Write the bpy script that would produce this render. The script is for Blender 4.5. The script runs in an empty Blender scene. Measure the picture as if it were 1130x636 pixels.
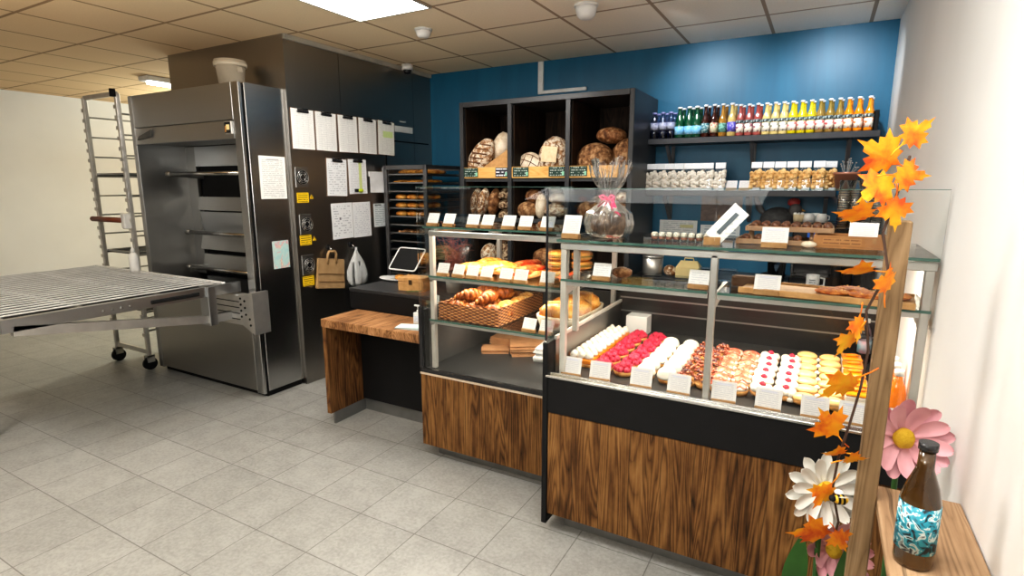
import bpy, bmesh, math, random
from mathutils import Vector, Matrix, noise as mnoise
random.seed(7)
PI = math.pi
scene = bpy.context.scene
COL = scene.collection

# ---------------------------------------------------------------- mesh builder
class MB:
    def __init__(s):
        s.bm = bmesh.new()
    def _fin(s, verts, m, smooth, faces=None):
        if m is not None:
            bmesh.ops.transform(s.bm, matrix=m, verts=verts)
        if smooth:
            fs = set()
            for v in verts:
                fs.update(v.link_faces)
            for f in fs:
                f.smooth = True
    def box(s, x0, y0, z0, x1, y1, z1, bev=0.0, m=None, seg=1):
        r = bmesh.ops.create_cube(s.bm, size=1.0)
        vs = r['verts']
        for v in vs:
            v.co = Vector((x0 + (v.co.x + .5) * (x1 - x0), y0 + (v.co.y + .5) * (y1 - y0), z0 + (v.co.z + .5) * (z1 - z0)))
        if bev > 0:
            es = set()
            for v in vs:
                es.update(v.link_edges)
            rr = bmesh.ops.bevel(s.bm, geom=list(es), offset=bev, segments=seg, affect='EDGES', profile=.5)
            vs = list(set(rr['verts']) | set(v for v in vs if v.is_valid))
        if m is not None:
            bmesh.ops.transform(s.bm, matrix=m, verts=vs)
        return s
    def cyl(s, p, q, r, r2=None, n=16, smooth=True):
        p = Vector(p); q = Vector(q); d = q - p
        rr = bmesh.ops.create_cone(s.bm, cap_ends=True, segments=n, radius1=r, radius2=r if r2 is None else r2, depth=d.length)
        vs = rr['verts']
        mt = Matrix.Translation((p + q) / 2) @ d.to_track_quat('Z', 'Y').to_matrix().to_4x4()
        bmesh.ops.transform(s.bm, matrix=mt, verts=vs)
        if smooth:
            fs = set()
            for v in vs:
                fs.update(v.link_faces)
            for f in fs:
                if len(f.verts) == 4:
                    f.smooth = True
        return s
    def tube(s, pts, r, n=8, closed=False):
        pts = [Vector(p) for p in pts]
        N = len(pts); rings = []
        rad = r if isinstance(r, (list, tuple)) else [r] * N
        up = Vector((0, 0, 1)); prev = None
        for i, p in enumerate(pts):
            if closed:
                t = pts[(i + 1) % N] - pts[i - 1]
            else:
                t = pts[min(i + 1, N - 1)] - pts[max(i - 1, 0)]
            if t.length < 1e-9: t = Vector((0, 0, 1))
            t.normalize()
            if prev is None:
                a = t.cross(up)
                if a.length < 1e-3: a = t.cross(Vector((1, 0, 0)))
                a.normalize()
            else:
                a = prev - t * prev.dot(t)
                if a.length < 1e-6: a = t.orthogonal()
                a.normalize()
            prev = a; b = t.cross(a)
            rings.append([s.bm.verts.new(p + (a * math.cos(2 * PI * k / n) + b * math.sin(2 * PI * k / n)) * rad[i]) for k in range(n)])
        L = N if closed else N - 1
        for i in range(L):
            A = rings[i]; B = rings[(i + 1) % N]
            for k in range(n):
                f = s.bm.faces.new((A[k], A[(k + 1) % n], B[(k + 1) % n], B[k])); f.smooth = True
        if not closed:
            s.bm.faces.new(rings[0][::-1]); s.bm.faces.new(rings[-1])
        return s
    def lathe(s, prof, n=20, c=(0, 0, 0), m=None, wob=None, smooth=True):
        rings = []; allv = []
        for j, (r, z) in enumerate(prof):
            ring = []
            for k in range(n):
                a = 2 * PI * k / n
                rr = r * (wob(a, z) if wob else 1)
                ring.append(s.bm.verts.new((c[0] + rr * math.cos(a), c[1] + rr * math.sin(a), c[2] + z)))
            rings.append(ring); allv += ring
        for j in range(len(rings) - 1):
            A, B = rings[j], rings[j + 1]
            for k in range(n):
                f = s.bm.faces.new((A[k], A[(k + 1) % n], B[(k + 1) % n], B[k])); f.smooth = smooth
        if prof[0][0] > 1e-5: s.bm.faces.new(rings[0][::-1])
        if prof[-1][0] > 1e-5: s.bm.faces.new(rings[-1])
        if m is not None: bmesh.ops.transform(s.bm, matrix=m, verts=allv)
        return s
    def blob(s, c, r, sub=2, amp=0.0, freq=10.0, seed=0, flat=None, m=None, bend=0.0, taper=0.0):
        rr = bmesh.ops.create_icosphere(s.bm, subdivisions=sub, radius=1.0)
        vs = rr['verts']
        if not isinstance(r, (list, tuple)): r = (r, r, r)
        for v in vs:
            d = v.co.normalized()
            k = 1.0
            p = Vector((d.x * r[0], d.y * r[1], d.z * r[2]))
            if amp: k += amp * mnoise.noise(p * freq + Vector((seed * 3.7, seed * 1.3, seed)))
            p = p * k
            if taper:
                tt = 1 - taper * (p.x / r[0]) ** 2
                p.y *= tt; p.z *= tt
            if bend: p.y += bend * (p.x / r[0]) ** 2
            if flat is not None and p.z < flat: p.z = flat + (p.z - flat) * .08
            v.co = p
        mt = Matrix.Translation(c)
        if m is not None: mt = mt @ m
        bmesh.ops.transform(s.bm, matrix=mt, verts=vs)
        for v in vs:
            for f in v.link_faces: f.smooth = True
        return s
    def prism(s, poly, z0, z1, m=None, smooth=False):
        b = [s.bm.verts.new((x, y, z0)) for x, y in poly]
        t = [s.bm.verts.new((x, y, z1)) for x, y in poly]
        n = len(poly)
        s.bm.faces.new(b[::-1]); s.bm.faces.new(t)
        for k in range(n):
            f = s.bm.faces.new((b[k], b[(k + 1) % n], t[(k + 1) % n], t[k])); f.smooth = smooth
        if m is not None: bmesh.ops.transform(s.bm, matrix=m, verts=b + t)
        return s
    def hexa(s, p):
        v = [s.bm.verts.new(x) for x in p]
        for q in ((0, 3, 2, 1), (4, 5, 6, 7), (0, 1, 5, 4), (1, 2, 6, 5), (2, 3, 7, 6), (3, 0, 4, 7)):
            s.bm.faces.new([v[i] for i in q])
        return s
    def beam(s, p, q, w, h):
        p = Vector(p); q = Vector(q); d = (q - p).normalized()
        a = d.cross(Vector((0, 0, 1)))
        if a.length < 1e-4: a = Vector((1, 0, 0))
        a.normalize(); b = a.cross(d)
        a = a * (w / 2); b = b * (h / 2)
        return s.hexa([p - a - b, p + a - b, p + a + b, p - a + b, q - a - b, q + a - b, q + a + b, q - a + b])
    def grid(s, fn, nu, nv, thick=0.0):
        V = [[s.bm.verts.new(fn(i / nu, j / nv)) for j in range(nv + 1)] for i in range(nu + 1)]
        for i in range(nu):
            for j in range(nv):
                f = s.bm.faces.new((V[i][j], V[i + 1][j], V[i + 1][j + 1], V[i][j + 1])); f.smooth = True
        return s
    def done(s, name, mat, parent=None, loc=None, rot=None, world=False):
        me = bpy.data.meshes.new(name)
        if world and parent is not None:
            bmesh.ops.translate(s.bm, vec=-Vector(parent.location), verts=s.bm.verts[:])
        bmesh.ops.recalc_face_normals(s.bm, faces=s.bm.faces[:])
        s.bm.to_mesh(me); s.bm.free()
        o = bpy.data.objects.new(name, me); COL.objects.link(o)
        mats = mat if isinstance(mat, list) else [mat]
        for mm in mats: me.materials.append(mm)
        if parent is not None: o.parent = parent
        if loc is not None: o.location = loc
        if rot is not None: o.rotation_euler = rot
        return o

def tag(o, label=None, cat=None, group=None, kind=None):
    if label: o['label'] = label
    if cat: o['category'] = cat
    if group: o['group'] = group
    if kind: o['kind'] = kind
    return o
def thing(name, label, cat, loc=(0, 0, 0), rz=0.0, group=None, rot=None):
    o = bpy.data.objects.new(name, None); COL.objects.link(o)
    o.empty_display_size = .05
    o.location = loc; o.rotation_euler = rot if rot else (0, 0, rz)
    return tag(o, label, cat, group)
def struct(name, mb, mat):
    o = mb.done(name, mat); o['kind'] = 'structure'; return o
KIDS = {}
def kids_of(o):
    return [c for c in COL.objects if c.parent == o]
def dup(root, loc=None, rz=None, label=None, group=None, rot=None):
    key = root.name
    if key not in KIDS:
        KIDS[key] = [(c, kids_of(c)) for c in kids_of(root)]
    r = root.copy(); COL.objects.link(r)
    if loc is not None: r.location = loc
    if rot is not None: r.rotation_euler = rot
    elif rz is not None: r.rotation_euler = (0, 0, rz)
    if label: r['label'] = label
    if group: r['group'] = group
    for c, gs in KIDS[key]:
        cc = c.copy(); COL.objects.link(cc); cc.parent = r
        for g in gs:
            gg = g.copy(); COL.objects.link(gg); gg.parent = cc
    return r
def series(proto, places, labels, group=None):
    """first place moves the prototype itself, the rest are copies; place = (loc, rz)"""
    out = []
    for i, ((loc, rz), lab) in enumerate(zip(places, labels)):
        if i == 0:
            o = proto; o.location = loc; o.rotation_euler = (0, 0, rz); o['label'] = lab
            if group: o['group'] = group
        else:
            o = dup(proto, loc, rz, lab, group)
        out.append(o)
    return out

# ---------------------------------------------------------------- materials
def srgb(r, g, b):
    f = lambda c: (c / 255 / 12.92) if c / 255 <= .04045 else ((c / 255 + .055) / 1.055) ** 2.4
    return (f(r), f(g), f(b), 1)
class NT:
    def __init__(s, name):
        s.m = bpy.data.materials.new(name); s.m.use_nodes = True
        s.t = s.m.node_tree; s.n = s.t.nodes; s.l = s.t.links
        s.b = s.n['Principled BSDF']; s.out = s.n['Material Output']
    def node(s, typ, **kw):
        n = s.n.new(typ)
        for k, v in kw.items():
            if k.startswith('in_'):
                key = k[3:]; key = int(key) if key.isdigit() else key.replace('_', ' ')
                n.inputs[key].default_value = v
            else: setattr(n, k, v)
        return n
    def link(s, a, b): s.l.new(a, b)
    def co(s, kind='Object', scale=(1, 1, 1), loc=(0, 0, 0), rot=(0, 0, 0)):
        tc = s.node('ShaderNodeTexCoord'); mp = s.node('ShaderNodeMapping')
        mp.inputs['Scale'].default_value = scale; mp.inputs['Location'].default_value = loc; mp.inputs['Rotation'].default_value = rot
        s.link(tc.outputs[kind], mp.inputs['Vector']); return mp.outputs['Vector']
    def noise(s, vec, scale=5, detail=4, rough=.55, dist=0):
        n = s.node('ShaderNodeTexNoise'); n.inputs['Scale'].default_value = scale; n.inputs['Detail'].default_value = detail
        n.inputs['Roughness'].default_value = rough; n.inputs['Distortion'].default_value = dist
        s.link(vec, n.inputs['Vector']); return n.outputs['Fac']
    def ramp(s, fac, stops, interp='LINEAR'):
        r = s.node('ShaderNodeValToRGB'); e = r.color_ramp.elements
        r.color_ramp.interpolation = interp
        while len(e) < len(stops): e.new(.5)
        for i, (p, c) in enumerate(stops):
            e[i].position = p; e[i].color = c
        s.link(fac, r.inputs['Fac']); return r.outputs['Color']
    def mix(s, fac, a, b, mode='MIX'):
        n = s.node('ShaderNodeMix', data_type='RGBA', blend_type=mode)
        for i, x in ((0, fac), (6, a), (7, b)):
            if hasattr(x, 'is_linked') or hasattr(x, 'links'): s.link(x, n.inputs[i])
            else: n.inputs[i].default_value = x
        return n.outputs[2]
    def math(s, op, a, b=0.0):
        n = s.node('ShaderNodeMath', operation=op)
        for i, x in ((0, a), (1, b)):
            if hasattr(x, 'links'): s.link(x, n.inputs[i])
            else: n.inputs[i].default_value = x
        return n.outputs[0]
    def sep(s, vec):
        n = s.node('ShaderNodeSeparateXYZ'); s.link(vec, n.inputs[0]); return n.outputs
    def comb(s, x, y, z):
        n = s.node('ShaderNodeCombineXYZ')
        for i, v in enumerate((x, y, z)):
            if hasattr(v, 'links'): s.link(v, n.inputs[i])
            else: n.inputs[i].default_value = v
        return n.outputs[0]
    def bump(s, h, strength=.3, dist=.01):
        n = s.node('ShaderNodeBump'); n.inputs['Strength'].default_value = strength; n.inputs['Distance'].default_value = dist
        s.link(h, n.inputs['Height']); s.link(n.outputs['Normal'], s.b.inputs['Normal'])
    def base(s, c):
        if hasattr(c, 'links'): s.link(c, s.b.inputs['Base Color'])
        else: s.b.inputs['Base Color'].default_value = c
    def set(s, **kw):
        for k, v in kw.items(): s.b.inputs[k.replace('_', ' ')].default_value = v
        return s

def plain(name, c, rough=.5, metal=0, c2=None, nscale=8, bump=0, bscale=40, spec=.5, coat=0, emit=0, sss=0):
    t = NT(name); t.set(Roughness=rough, Metallic=metal)
    t.b.inputs['Specular IOR Level'].default_value = spec
    if coat: t.b.inputs['Coat Weight'].default_value = coat; t.b.inputs['Coat Roughness'].default_value = .12
    v = t.co()
    col2 = c2 if c2 else tuple(x * .8 for x in c[:3]) + (1,)
    f = t.noise(v, nscale, 3)
    t.base(t.ramp(f, [(.3, c), (.7, col2)]))
    if bump: t.bump(t.noise(v, bscale, 4), bump, .01)
    if emit:
        t.b.inputs['Emission Color'].default_value = c; t.b.inputs['Emission Strength'].default_value = emit
    if sss:
        t.b.inputs['Subsurface Weight'].default_value = sss; t.b.inputs['Subsurface Radius'].default_value = (.02, .012, .008)
    return t.m

def brushed(name, c, rough=.3, stretch=(60, 60, 2), amt=.05, metal=1.0, c2=None, smudge=.12):
    t = NT(name); t.set(Metallic=metal)
    f = t.noise(t.co(scale=stretch), 4.0, 3, .5)
    f2 = t.noise(t.co(), 1.3, 3, .5)
    r = t.math('ADD', t.math('MULTIPLY', t.math('SUBTRACT', f, .5), amt), rough)
    r = t.math('ADD', r, t.math('MULTIPLY', t.math('SUBTRACT', f2, .5), smudge * .5))
    t.link(r, t.b.inputs['Roughness'])
    d = c2 if c2 else tuple(x * .93 for x in c[:3]) + (1,)
    t.base(t.mix(t.math('ADD', t.math('MULTIPLY', f, .5), t.math('MULTIPLY', f2, .5)), c, d))
    return t.m

def glass(name, tint=(.96, .985, .975, 1), refl=1.0, rough=0.0):
    m = bpy.data.materials.new(name); m.use_nodes = True
    t = m.node_tree; t.nodes.clear()
    out = t.nodes.new('ShaderNodeOutputMaterial'); mx = t.nodes.new('ShaderNodeMixShader')
    tr = t.nodes.new('ShaderNodeBsdfTransparent'); gl = t.nodes.new('ShaderNodeBsdfGlossy'); fr = t.nodes.new('ShaderNodeFresnel')
    mu = t.nodes.new('ShaderNodeMath'); mu.operation = 'MULTIPLY'; mu.inputs[1].default_value = refl
    fr.inputs['IOR'].default_value = 1.45; gl.inputs['Roughness'].default_value = rough
    tr.inputs['Color'].default_value = tint
    t.links.new(fr.outputs[0], mu.inputs[0]); t.links.new(mu.outputs[0], mx.inputs[0])
    t.links.new(tr.outputs[0], mx.inputs[1]); t.links.new(gl.outputs[0], mx.inputs[2]); t.links.new(mx.outputs[0], out.inputs[0])
    return m

def paper(name, c=(.85, .85, .83, 1), ink=(.2, .2, .25, 1), rows=14, axis='XZ', dens=.5, words=9, margin=.1, top=.06, accent=None, grid=False, amount=.75):
    """a sheet printed with rows of small unreadable lettering (procedural)"""
    t = NT(name); t.set(Roughness=.6)
    o = t.sep(t.co('Generated'))
    u = o['XYZ'.index(axis[0])]; w = o['XYZ'.index(axis[1])]
    line = t.math('FLOOR', t.math('MULTIPLY', w, rows))
    fr = t.math('FRACT', t.math('MULTIPLY', w, rows))
    inl = t.math('MULTIPLY', t.math('GREATER_THAN', fr, .32), t.math('LESS_THAN', fr, .72))
    vec = t.comb(t.math('MULTIPLY', u, words), t.math('MULTIPLY', line, 7.31), 0)
    nz = t.noise(vec, 1.6, 2)
    on = t.math('GREATER_THAN', nz, dens)
    mk = t.math('MULTIPLY', inl, on)
    for a, lo, hi in ((u, margin, 1 - margin), (w, .05, 1 - top)):
        mk = t.math('MULTIPLY', mk, t.math('MULTIPLY', t.math('GREATER_THAN', a, lo), t.math('LESS_THAN', a, hi)))
    mk = t.math('MULTIPLY', mk, amount)
    col = t.mix(mk, c, ink)
    if grid:
        g = t.math('LESS_THAN', t.math('FRACT', t.math('MULTIPLY', w, rows)), .10)
        g2 = t.math('LESS_THAN', t.math('FRACT', t.math('MULTIPLY', u, 4)), .04)
        col = t.mix(t.math('MULTIPLY', t.math('MAXIMUM', g, g2), .35), col, (.3, .3, .32, 1))
    if accent:
        ac, lo, hi, ulo, uhi = accent
        k = t.math('MULTIPLY', t.math('GREATER_THAN', w, lo), t.math('LESS_THAN', w, hi))
        k = t.math('MULTIPLY', k, t.math('MULTIPLY', t.math('GREATER_THAN', u, ulo), t.math('LESS_THAN', u, uhi)))
        col = t.mix(t.math('MULTIPLY', k, .8), col, ac)
    t.base(col)
    return t.m

def rustic(name, light=(128, 92, 52), mid=(88, 58, 31), dark=(35, 23, 13), axis='z', plank=.13, across='x'):
    """reclaimed board wood: planks, long grain, growth figure and knots"""
    t = NT(name); t.set(Roughness=.6); t.b.inputs['Specular IOR Level'].default_value = .2
    o = t.sep(t.co('Object'))
    A = o['xyz'.index(axis)]; B = o['xyz'.index(across)]; Cn = [k for k in 'xyz' if k not in (axis, across)][0]; Cc = o['xyz'.index(Cn)]
    wob = t.noise(t.co('Object', scale=(2.1, 2.1, 2.1)), 1.7, 2)
    Bq = t.math('ADD', B, t.math('MULTIPLY', wob, .04))
    idx = t.math('FLOOR', t.math('DIVIDE', Bq, plank))
    off = t.math('MULTIPLY', idx, 3.17)
    # long fine grain
    g = t.noise(t.comb(t.math('ADD', t.math('MULTIPLY', B, 95), off), t.math('ADD', t.math('MULTIPLY', A, 2.6), off), t.math('MULTIPLY', Cc, 30)), 1.0, 6, .7, .5)
    # cathedral figure
    w1 = t.noise(t.comb(t.math('ADD', t.math('MULTIPLY', B, 8.5), off), t.math('ADD', t.math('MULTIPLY', A, .62), t.math('MULTIPLY', idx, 1.7)), t.math('MULTIPLY', Cc, 4)), 1.0, 2, .4, .45)
    rings = t.math('ABSOLUTE', t.math('SUBTRACT', t.math('FRACT', t.math('MULTIPLY', w1, 24)), .5))
    rings = t.math('POWER', t.math('MULTIPLY', rings, 2), .6)
    # broad tone per plank and blotches
    tone = t.noise(t.comb(off, t.math('MULTIPLY', A, .8), t.math('MULTIPLY', B, 2)), 1.3, 3)
    blot = t.noise(t.comb(t.math('MULTIPLY', B, 9), t.math('MULTIPLY', A, 3.2), off), 1.0, 4, .6)
    f = t.math('ADD', t.math('MULTIPLY', g, .50), t.math('MULTIPLY', rings, .22))
    f = t.math('ADD', f, t.math('MULTIPLY', tone, .42))
    f = t.math('ADD', f, t.math('MULTIPLY', t.math('SUBTRACT', blot, .5), .62))
    col = t.ramp(f, [(.36, srgb(*dark)), (.53, srgb(*mid)), (.70, srgb(*light)), (.92, srgb(*[min(255, x + 26) for x in light]))])
    # knots
    vo = t.node('ShaderNodeTexVoronoi', feature='F1'); vo.inputs['Scale'].default_value = 1
    t.link(t.comb(t.math('MULTIPLY', B, 6.5), t.math('MULTIPLY', A, 2.6), 0), vo.inputs['Vector'])
    kn = t.math('LESS_THAN', vo.outputs['Distance'], .09)
    sm = t.math('MAXIMUM', t.math('SUBTRACT', 1, t.math('MULTIPLY', vo.outputs['Distance'], 5.5)), 0)
    col = t.mix(t.math('MULTIPLY', sm, .75), col, srgb(*[int(x * .8) for x in dark]))
    # plank seams
    fr = t.math('FRACT', t.math('DIVIDE', Bq, plank))
    seam = t.math('MAXIMUM', t.math('LESS_THAN', fr, .02), t.math('GREATER_THAN', fr, .985))
    col = t.mix(t.math('MULTIPLY', seam, .45), col, (.015, .01, .006, 1))
    t.base(col); t.bump(f, .35, .004)
    return t.m

def crust(name, c1, c2, c3=None, scale=14, rough=.6, bump=.5, flour=None, spec=.3, coat=0):
    t = NT(name); t.set(Roughness=rough); t.b.inputs['Specular IOR Level'].default_value = spec
    if coat: t.b.inputs['Coat Weight'].default_value = coat; t.b.inputs['Coat Roughness'].default_value = .2
    v = t.co(); f = t.noise(v, scale, 6, .65)
    st = [(.37, srgb(*c1)), (.51, srgb(*c2))]
    if c3: st.append((.64, srgb(*c3)))
    col = t.ramp(f, st)
    if flour:
        f2 = t.noise(v, scale * 1.7, 4, .6, .8)
        col = t.mix(t.ramp(f2, [(.46, (0, 0, 0, 1)), (.58, (1, 1, 1, 1))]), col, srgb(*flour))
    t.base(col); t.bump(t.noise(v, scale * 3, 4), bump, .006)
    return t.m
# ---------------------------------------------------------------- shared materials
WHITE = plain('white_paint', (.75, .74, .71, 1), .55, c2=(.70, .69, .66, 1))
STEEL = brushed('brushed_steel', (.50, .50, .495, 1), .25, (40, 40, .8))
STEEL_H = brushed('brushed_steel_horizontal', (.535, .55, .565, 1), .30, (.8, 40, 40))
STEEL_D = brushed('dark_steel', (.36, .36, .35, 1), .40, (40, 40, .8))
CLAD = brushed('cladding_steel', (.37, .35, .325, 1), .31, (9, 9, .5), amt=.02, smudge=.12)
CHROME = plain('chrome', (.72, .71, .70, 1), .16, 1)
ALU = plain('satin_aluminium', (.66, .64, .61, 1), .34, .85)
POSTM = plain('ivory_metal_post', (.70, .66, .60, 1), .32, .35)
BLACK = plain('black_laminate', (.008, .008, .0085, 1), .55, c2=(.010, .010, .011, 1), spec=.22)
BLACKM = plain('black_matt', (.008, .008, .0085, 1), .7, spec=.25)
BLACKG = plain('black_gloss', (.02, .02, .022, 1), .2)
SHELFM = plain('anthracite_shelf', (.035, .037, .043, 1), .42)
BRKT = plain('grey_bracket', (.11, .115, .125, 1), .45)
KICK = plain('grey_plinth', (.25, .25, .245, 1), .35, .7)
SILL = plain('grey_case_floor', (.045, .044, .043, 1), .35, .3)
RUST = rustic('reclaimed_wood_panel')
RUST_Y = rustic('reclaimed_wood_side', (122, 86, 50), (86, 56, 32), (40, 25, 14), axis='z', across='y')
RUST_X = rustic('reclaimed_wood_top', axis='y', across='x', light=(168, 124, 84), mid=(124, 86, 54), dark=(66, 42, 26), plank=.10)
PALEW = rustic('pale_wood', (226, 180, 112), (214, 164, 94), (192, 140, 74), axis='x', across='z', plank=.4)
PALEW_N = plain('pale_wood_block', srgb(196, 152, 98), .55, c2=srgb(172, 128, 78), nscale=30)
OAK = rustic('oak_post', (142, 118, 88), (124, 101, 73), (94, 75, 53), axis='z', across='x', plank=.5)
OAK_Y = rustic('oak_board', (164, 136, 106), (146, 118, 90), (116, 92, 68), axis='y', across='x', plank=.22)
GLASS = glass('clear_glass', (.955, .98, .97, 1), .8)
GLASSF = glass('front_glass', (.985, .995, .99, 1), .40)
GEDGE = plain('green_glass_edge', srgb(84, 116, 106), .2, c2=srgb(60, 92, 82))
PLASTIC = glass('clear_plastic', (.93, .94, .95, 1), 1.3, .08)
CELLO = glass('cellophane', (.94, .935, .93, 1), 2.2, .25)
WHITE_P = plain('white_plastic', (.78, .78, .76, 1), .35)
CREAM = plain('whipped_cream', (.76, .71, .62, 1), .5, c2=(.70, .63, .52, 1), bump=.15, bscale=60)

# ---------------------------------------------------------------- floor
def floor_mat():
    t = NT('stone_tile_floor')
    v = t.co('Object', loc=(2.5373, -1.1283, 0))
    br = t.node('ShaderNodeTexBrick', offset=0.0, squash=1.0)
    br.inputs['Scale'].default_value = 1; br.inputs['Brick Width'].default_value = .337; br.inputs['Row Height'].default_value = .337
    br.inputs['Mortar Size'].default_value = .0028; br.inputs['Mortar Smooth'].default_value = .3; br.inputs['Bias'].default_value = 0
    br.inputs['Color1'].default_value = (.325, .322, .303, 1); br.inputs['Color2'].default_value = (.365, .362, .342, 1); br.inputs['Mortar'].default_value = (.17, .165, .15, 1)
    t.link(v, br.inputs['Vector'])
    n1 = t.noise(v, 7, 6, .7); n2 = t.noise(v, 60, 3, .6); n3 = t.noise(v, 1.3, 2)
    sp = t.math('ADD', t.math('MULTIPLY', n1, .5), t.math('MULTIPLY', n2, .5))
    c = t.mix(1.0, br.outputs['Color'], t.ramp(sp, [(.38, (.78, .78, .77, 1)), (.58, (1.04, 1.04, 1.04, 1))]), 'MULTIPLY')
    c = t.mix(1.0, c, t.ramp(n3, [(.3, (.9, .9, .9, 1)), (.7, (1, 1, 1, 1))]), 'MULTIPLY')
    t.base(c); t.set(Roughness=.42)
    h = t.math('SUBTRACT', t.math('MULTIPLY', sp, .3), br.outputs['Fac'])
    t.bump(h, .25, .003)
    return t.m
def ceil_mat():
    t = NT('mineral_ceiling_tiles')
    v = t.co('Object', loc=(2.8207, -4.7667, 0))
    br = t.node('ShaderNodeTexBrick', offset=0.0, squash=1.0)
    br.inputs['Scale'].default_value = 1; br.inputs['Brick Width'].default_value = .6; br.inputs['Row Height'].default_value = .6
    br.inputs['Mortar Size'].default_value = .0125; br.inputs['Mortar Smooth'].default_value = .15
    br.inputs['Color1'].default_value = (.90, .865, .80, 1); br.inputs['Color2'].default_value = (.93, .89, .825, 1); br.inputs['Mortar'].default_value = (.40, .32, .25, 1)
    t.link(v, br.inputs['Vector'])
    n = t.noise(v, 90, 3)
    c = t.mix(1.0, br.outputs['Color'], t.ramp(n, [(.3, (.93, .93, .93, 1)), (.7, (1, 1, 1, 1))]), 'MULTIPLY')
    # warm light painted into the tile colour, strongest beside the oven
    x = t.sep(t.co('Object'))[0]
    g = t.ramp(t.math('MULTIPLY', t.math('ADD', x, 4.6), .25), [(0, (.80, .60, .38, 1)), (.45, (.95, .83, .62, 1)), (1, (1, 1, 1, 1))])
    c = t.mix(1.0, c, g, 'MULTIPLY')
    t.base(c); t.set(Roughness=.85)
    t.bump(t.math('SUBTRACT', t.math('MULTIPLY', n, .2), br.outputs['Fac']), .3, .004)
    return t.m
def blue_mat():
    t = NT('petrol_blue_paint'); t.set(Roughness=.46)
    v = t.co('Object', scale=(3.5, 1, .5)); f = t.noise(v, 1.6, 4, .6, .5)
    t.base(t.ramp(f, [(.3, (.003, .098, .19, 1)), (.7, (.005, .125, .23, 1))]))
    t.bump(t.noise(t.co('Object', scale=(9, 9, 3)), 3, 4), .12, .004)
    return t.m
ZC = 2.688
mb = MB(); mb.box(-8.4, -3.0, -.08, .42, 7.0, 0); struct('floor', mb, floor_mat())
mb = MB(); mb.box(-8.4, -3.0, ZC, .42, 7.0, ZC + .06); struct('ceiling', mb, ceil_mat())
BLUE = blue_mat()
mb = MB(); mb.box(-3.62, 4.68, 0, .42, 4.78, ZC); struct('wall_back', mb, BLUE)
WALLW = plain('white_wall', (.78, .775, .76, 1), .7, c2=(.74, .735, .72, 1), nscale=2)
mb = MB(); mb.box(.345, -3.0, 0, .42, 4.68, ZC); struct('wall_right', mb, WALLW)
mb = MB(); mb.box(-8.4, -3.08, 0, .42, -3.0, ZC); struct('wall_front', mb, plain('dark_shop_front', (.10, .10, .105, 1), .5))
mb = MB(); mb.box(-8.48, -3.0, 0, -8.4, 7.0, ZC); struct('wall_left', mb, WALLW)
mb = MB(); mb.box(-8.4, 7.0, 0, -3.62, 7.08, ZC); struct('wall_kitchen', mb, WALLW)
# steel clad block round the oven (three slabs, with joints between the sheets)
mb = MB()
mb.box(-5.0, 2.93, 2.31, -3.6205, 3.02, ZC)
for y0, y1 in ((2.93, 3.460), (3.464, 4.40), (4.404, 4.68)):
    mb.box(-3.62, y0, 0, -3.55, y1, ZC - .0)
mb.box(-5.0, 2.98, 0, -4.94, 4.68, ZC); mb.box(-4.94, 4.60, 0, -3.62, 4.68, ZC)
struct('wall_cladding', mb, CLAD)
mb = MB(); mb.box(-3.5495, 2.93, ZC - .035, -3.53, 4.68, ZC - .001)
struct('trim_1', mb, plain('cornice_profile', (.5, .47, .40, 1), .6))
# low door outline in the cladding
mb = MB()
mb.box(-3.549, 3.98, .25, -3.543, 4.62, .262); mb.box(-3.549, 3.98, 2.0, -3.543, 4.62, 2.012); mb.box(-3.549, 3.98, .25, -3.543, 3.992, 2.012)
struct('trim_2', mb, BLACKM)

# cable duct on the blue wall, with its horizontal run over the shelf
t_ = thing('cable_duct', 'white vertical cable duct on the blue wall above the bread shelf', 'cable duct', (-2.306, 4.68, 2.405))
mb = MB(); mb.box(-.026, -.02, 0, .026, 0, .28, .003); mb.done('vertical_duct', WHITE_P, t_)
mb = MB(); mb.box(.027, -.022, .0, .44, 0, .03, .003); mb.done('horizontal_duct', WHITE_P, t_)

# ---------------------------------------------------------------- ceiling fittings
DIFF = NT('light_diffuser'); DIFF.b.inputs['Emission Color'].default_value = (1, .965, .90, 1); DIFF.b.inputs['Emission Strength'].default_value = 11.0; DIFF.base((.8, .8, .8, 1)); DIFF = DIFF.m
p = thing('ceiling_light', 'square lit ceiling panel in the tiles in front of the oven', 'ceiling light', (-2.521, 2.667, ZC))
mb = MB()
for a in ((-.3, -.3, .3, -.285), (-.3, .285, .3, .3), (-.3, -.285, -.285, .285), (.285, -.285, .3, .285)):
    mb.box(a[0], a[1], -.012, a[2], a[3], 0)
mb.done('frame', ALU, p)
mb = MB(); mb.box(-.285, -.285, -.008, .285, .285, -.001); mb.done('diffuser', DIFF, p)
for (x, y, lab) in ((-1.321, .867, 'square ceiling panel in the middle of the shop floor'), (-.121, .867, 'square ceiling panel over the customer side by the white wall'),
                    (-3.721, .267, 'square ceiling panel in front of the loading table'), (-1.321, -1.533, 'square ceiling panel at the entrance end'),):
    dup(p, (x, y, ZC), 0, lab)
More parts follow.
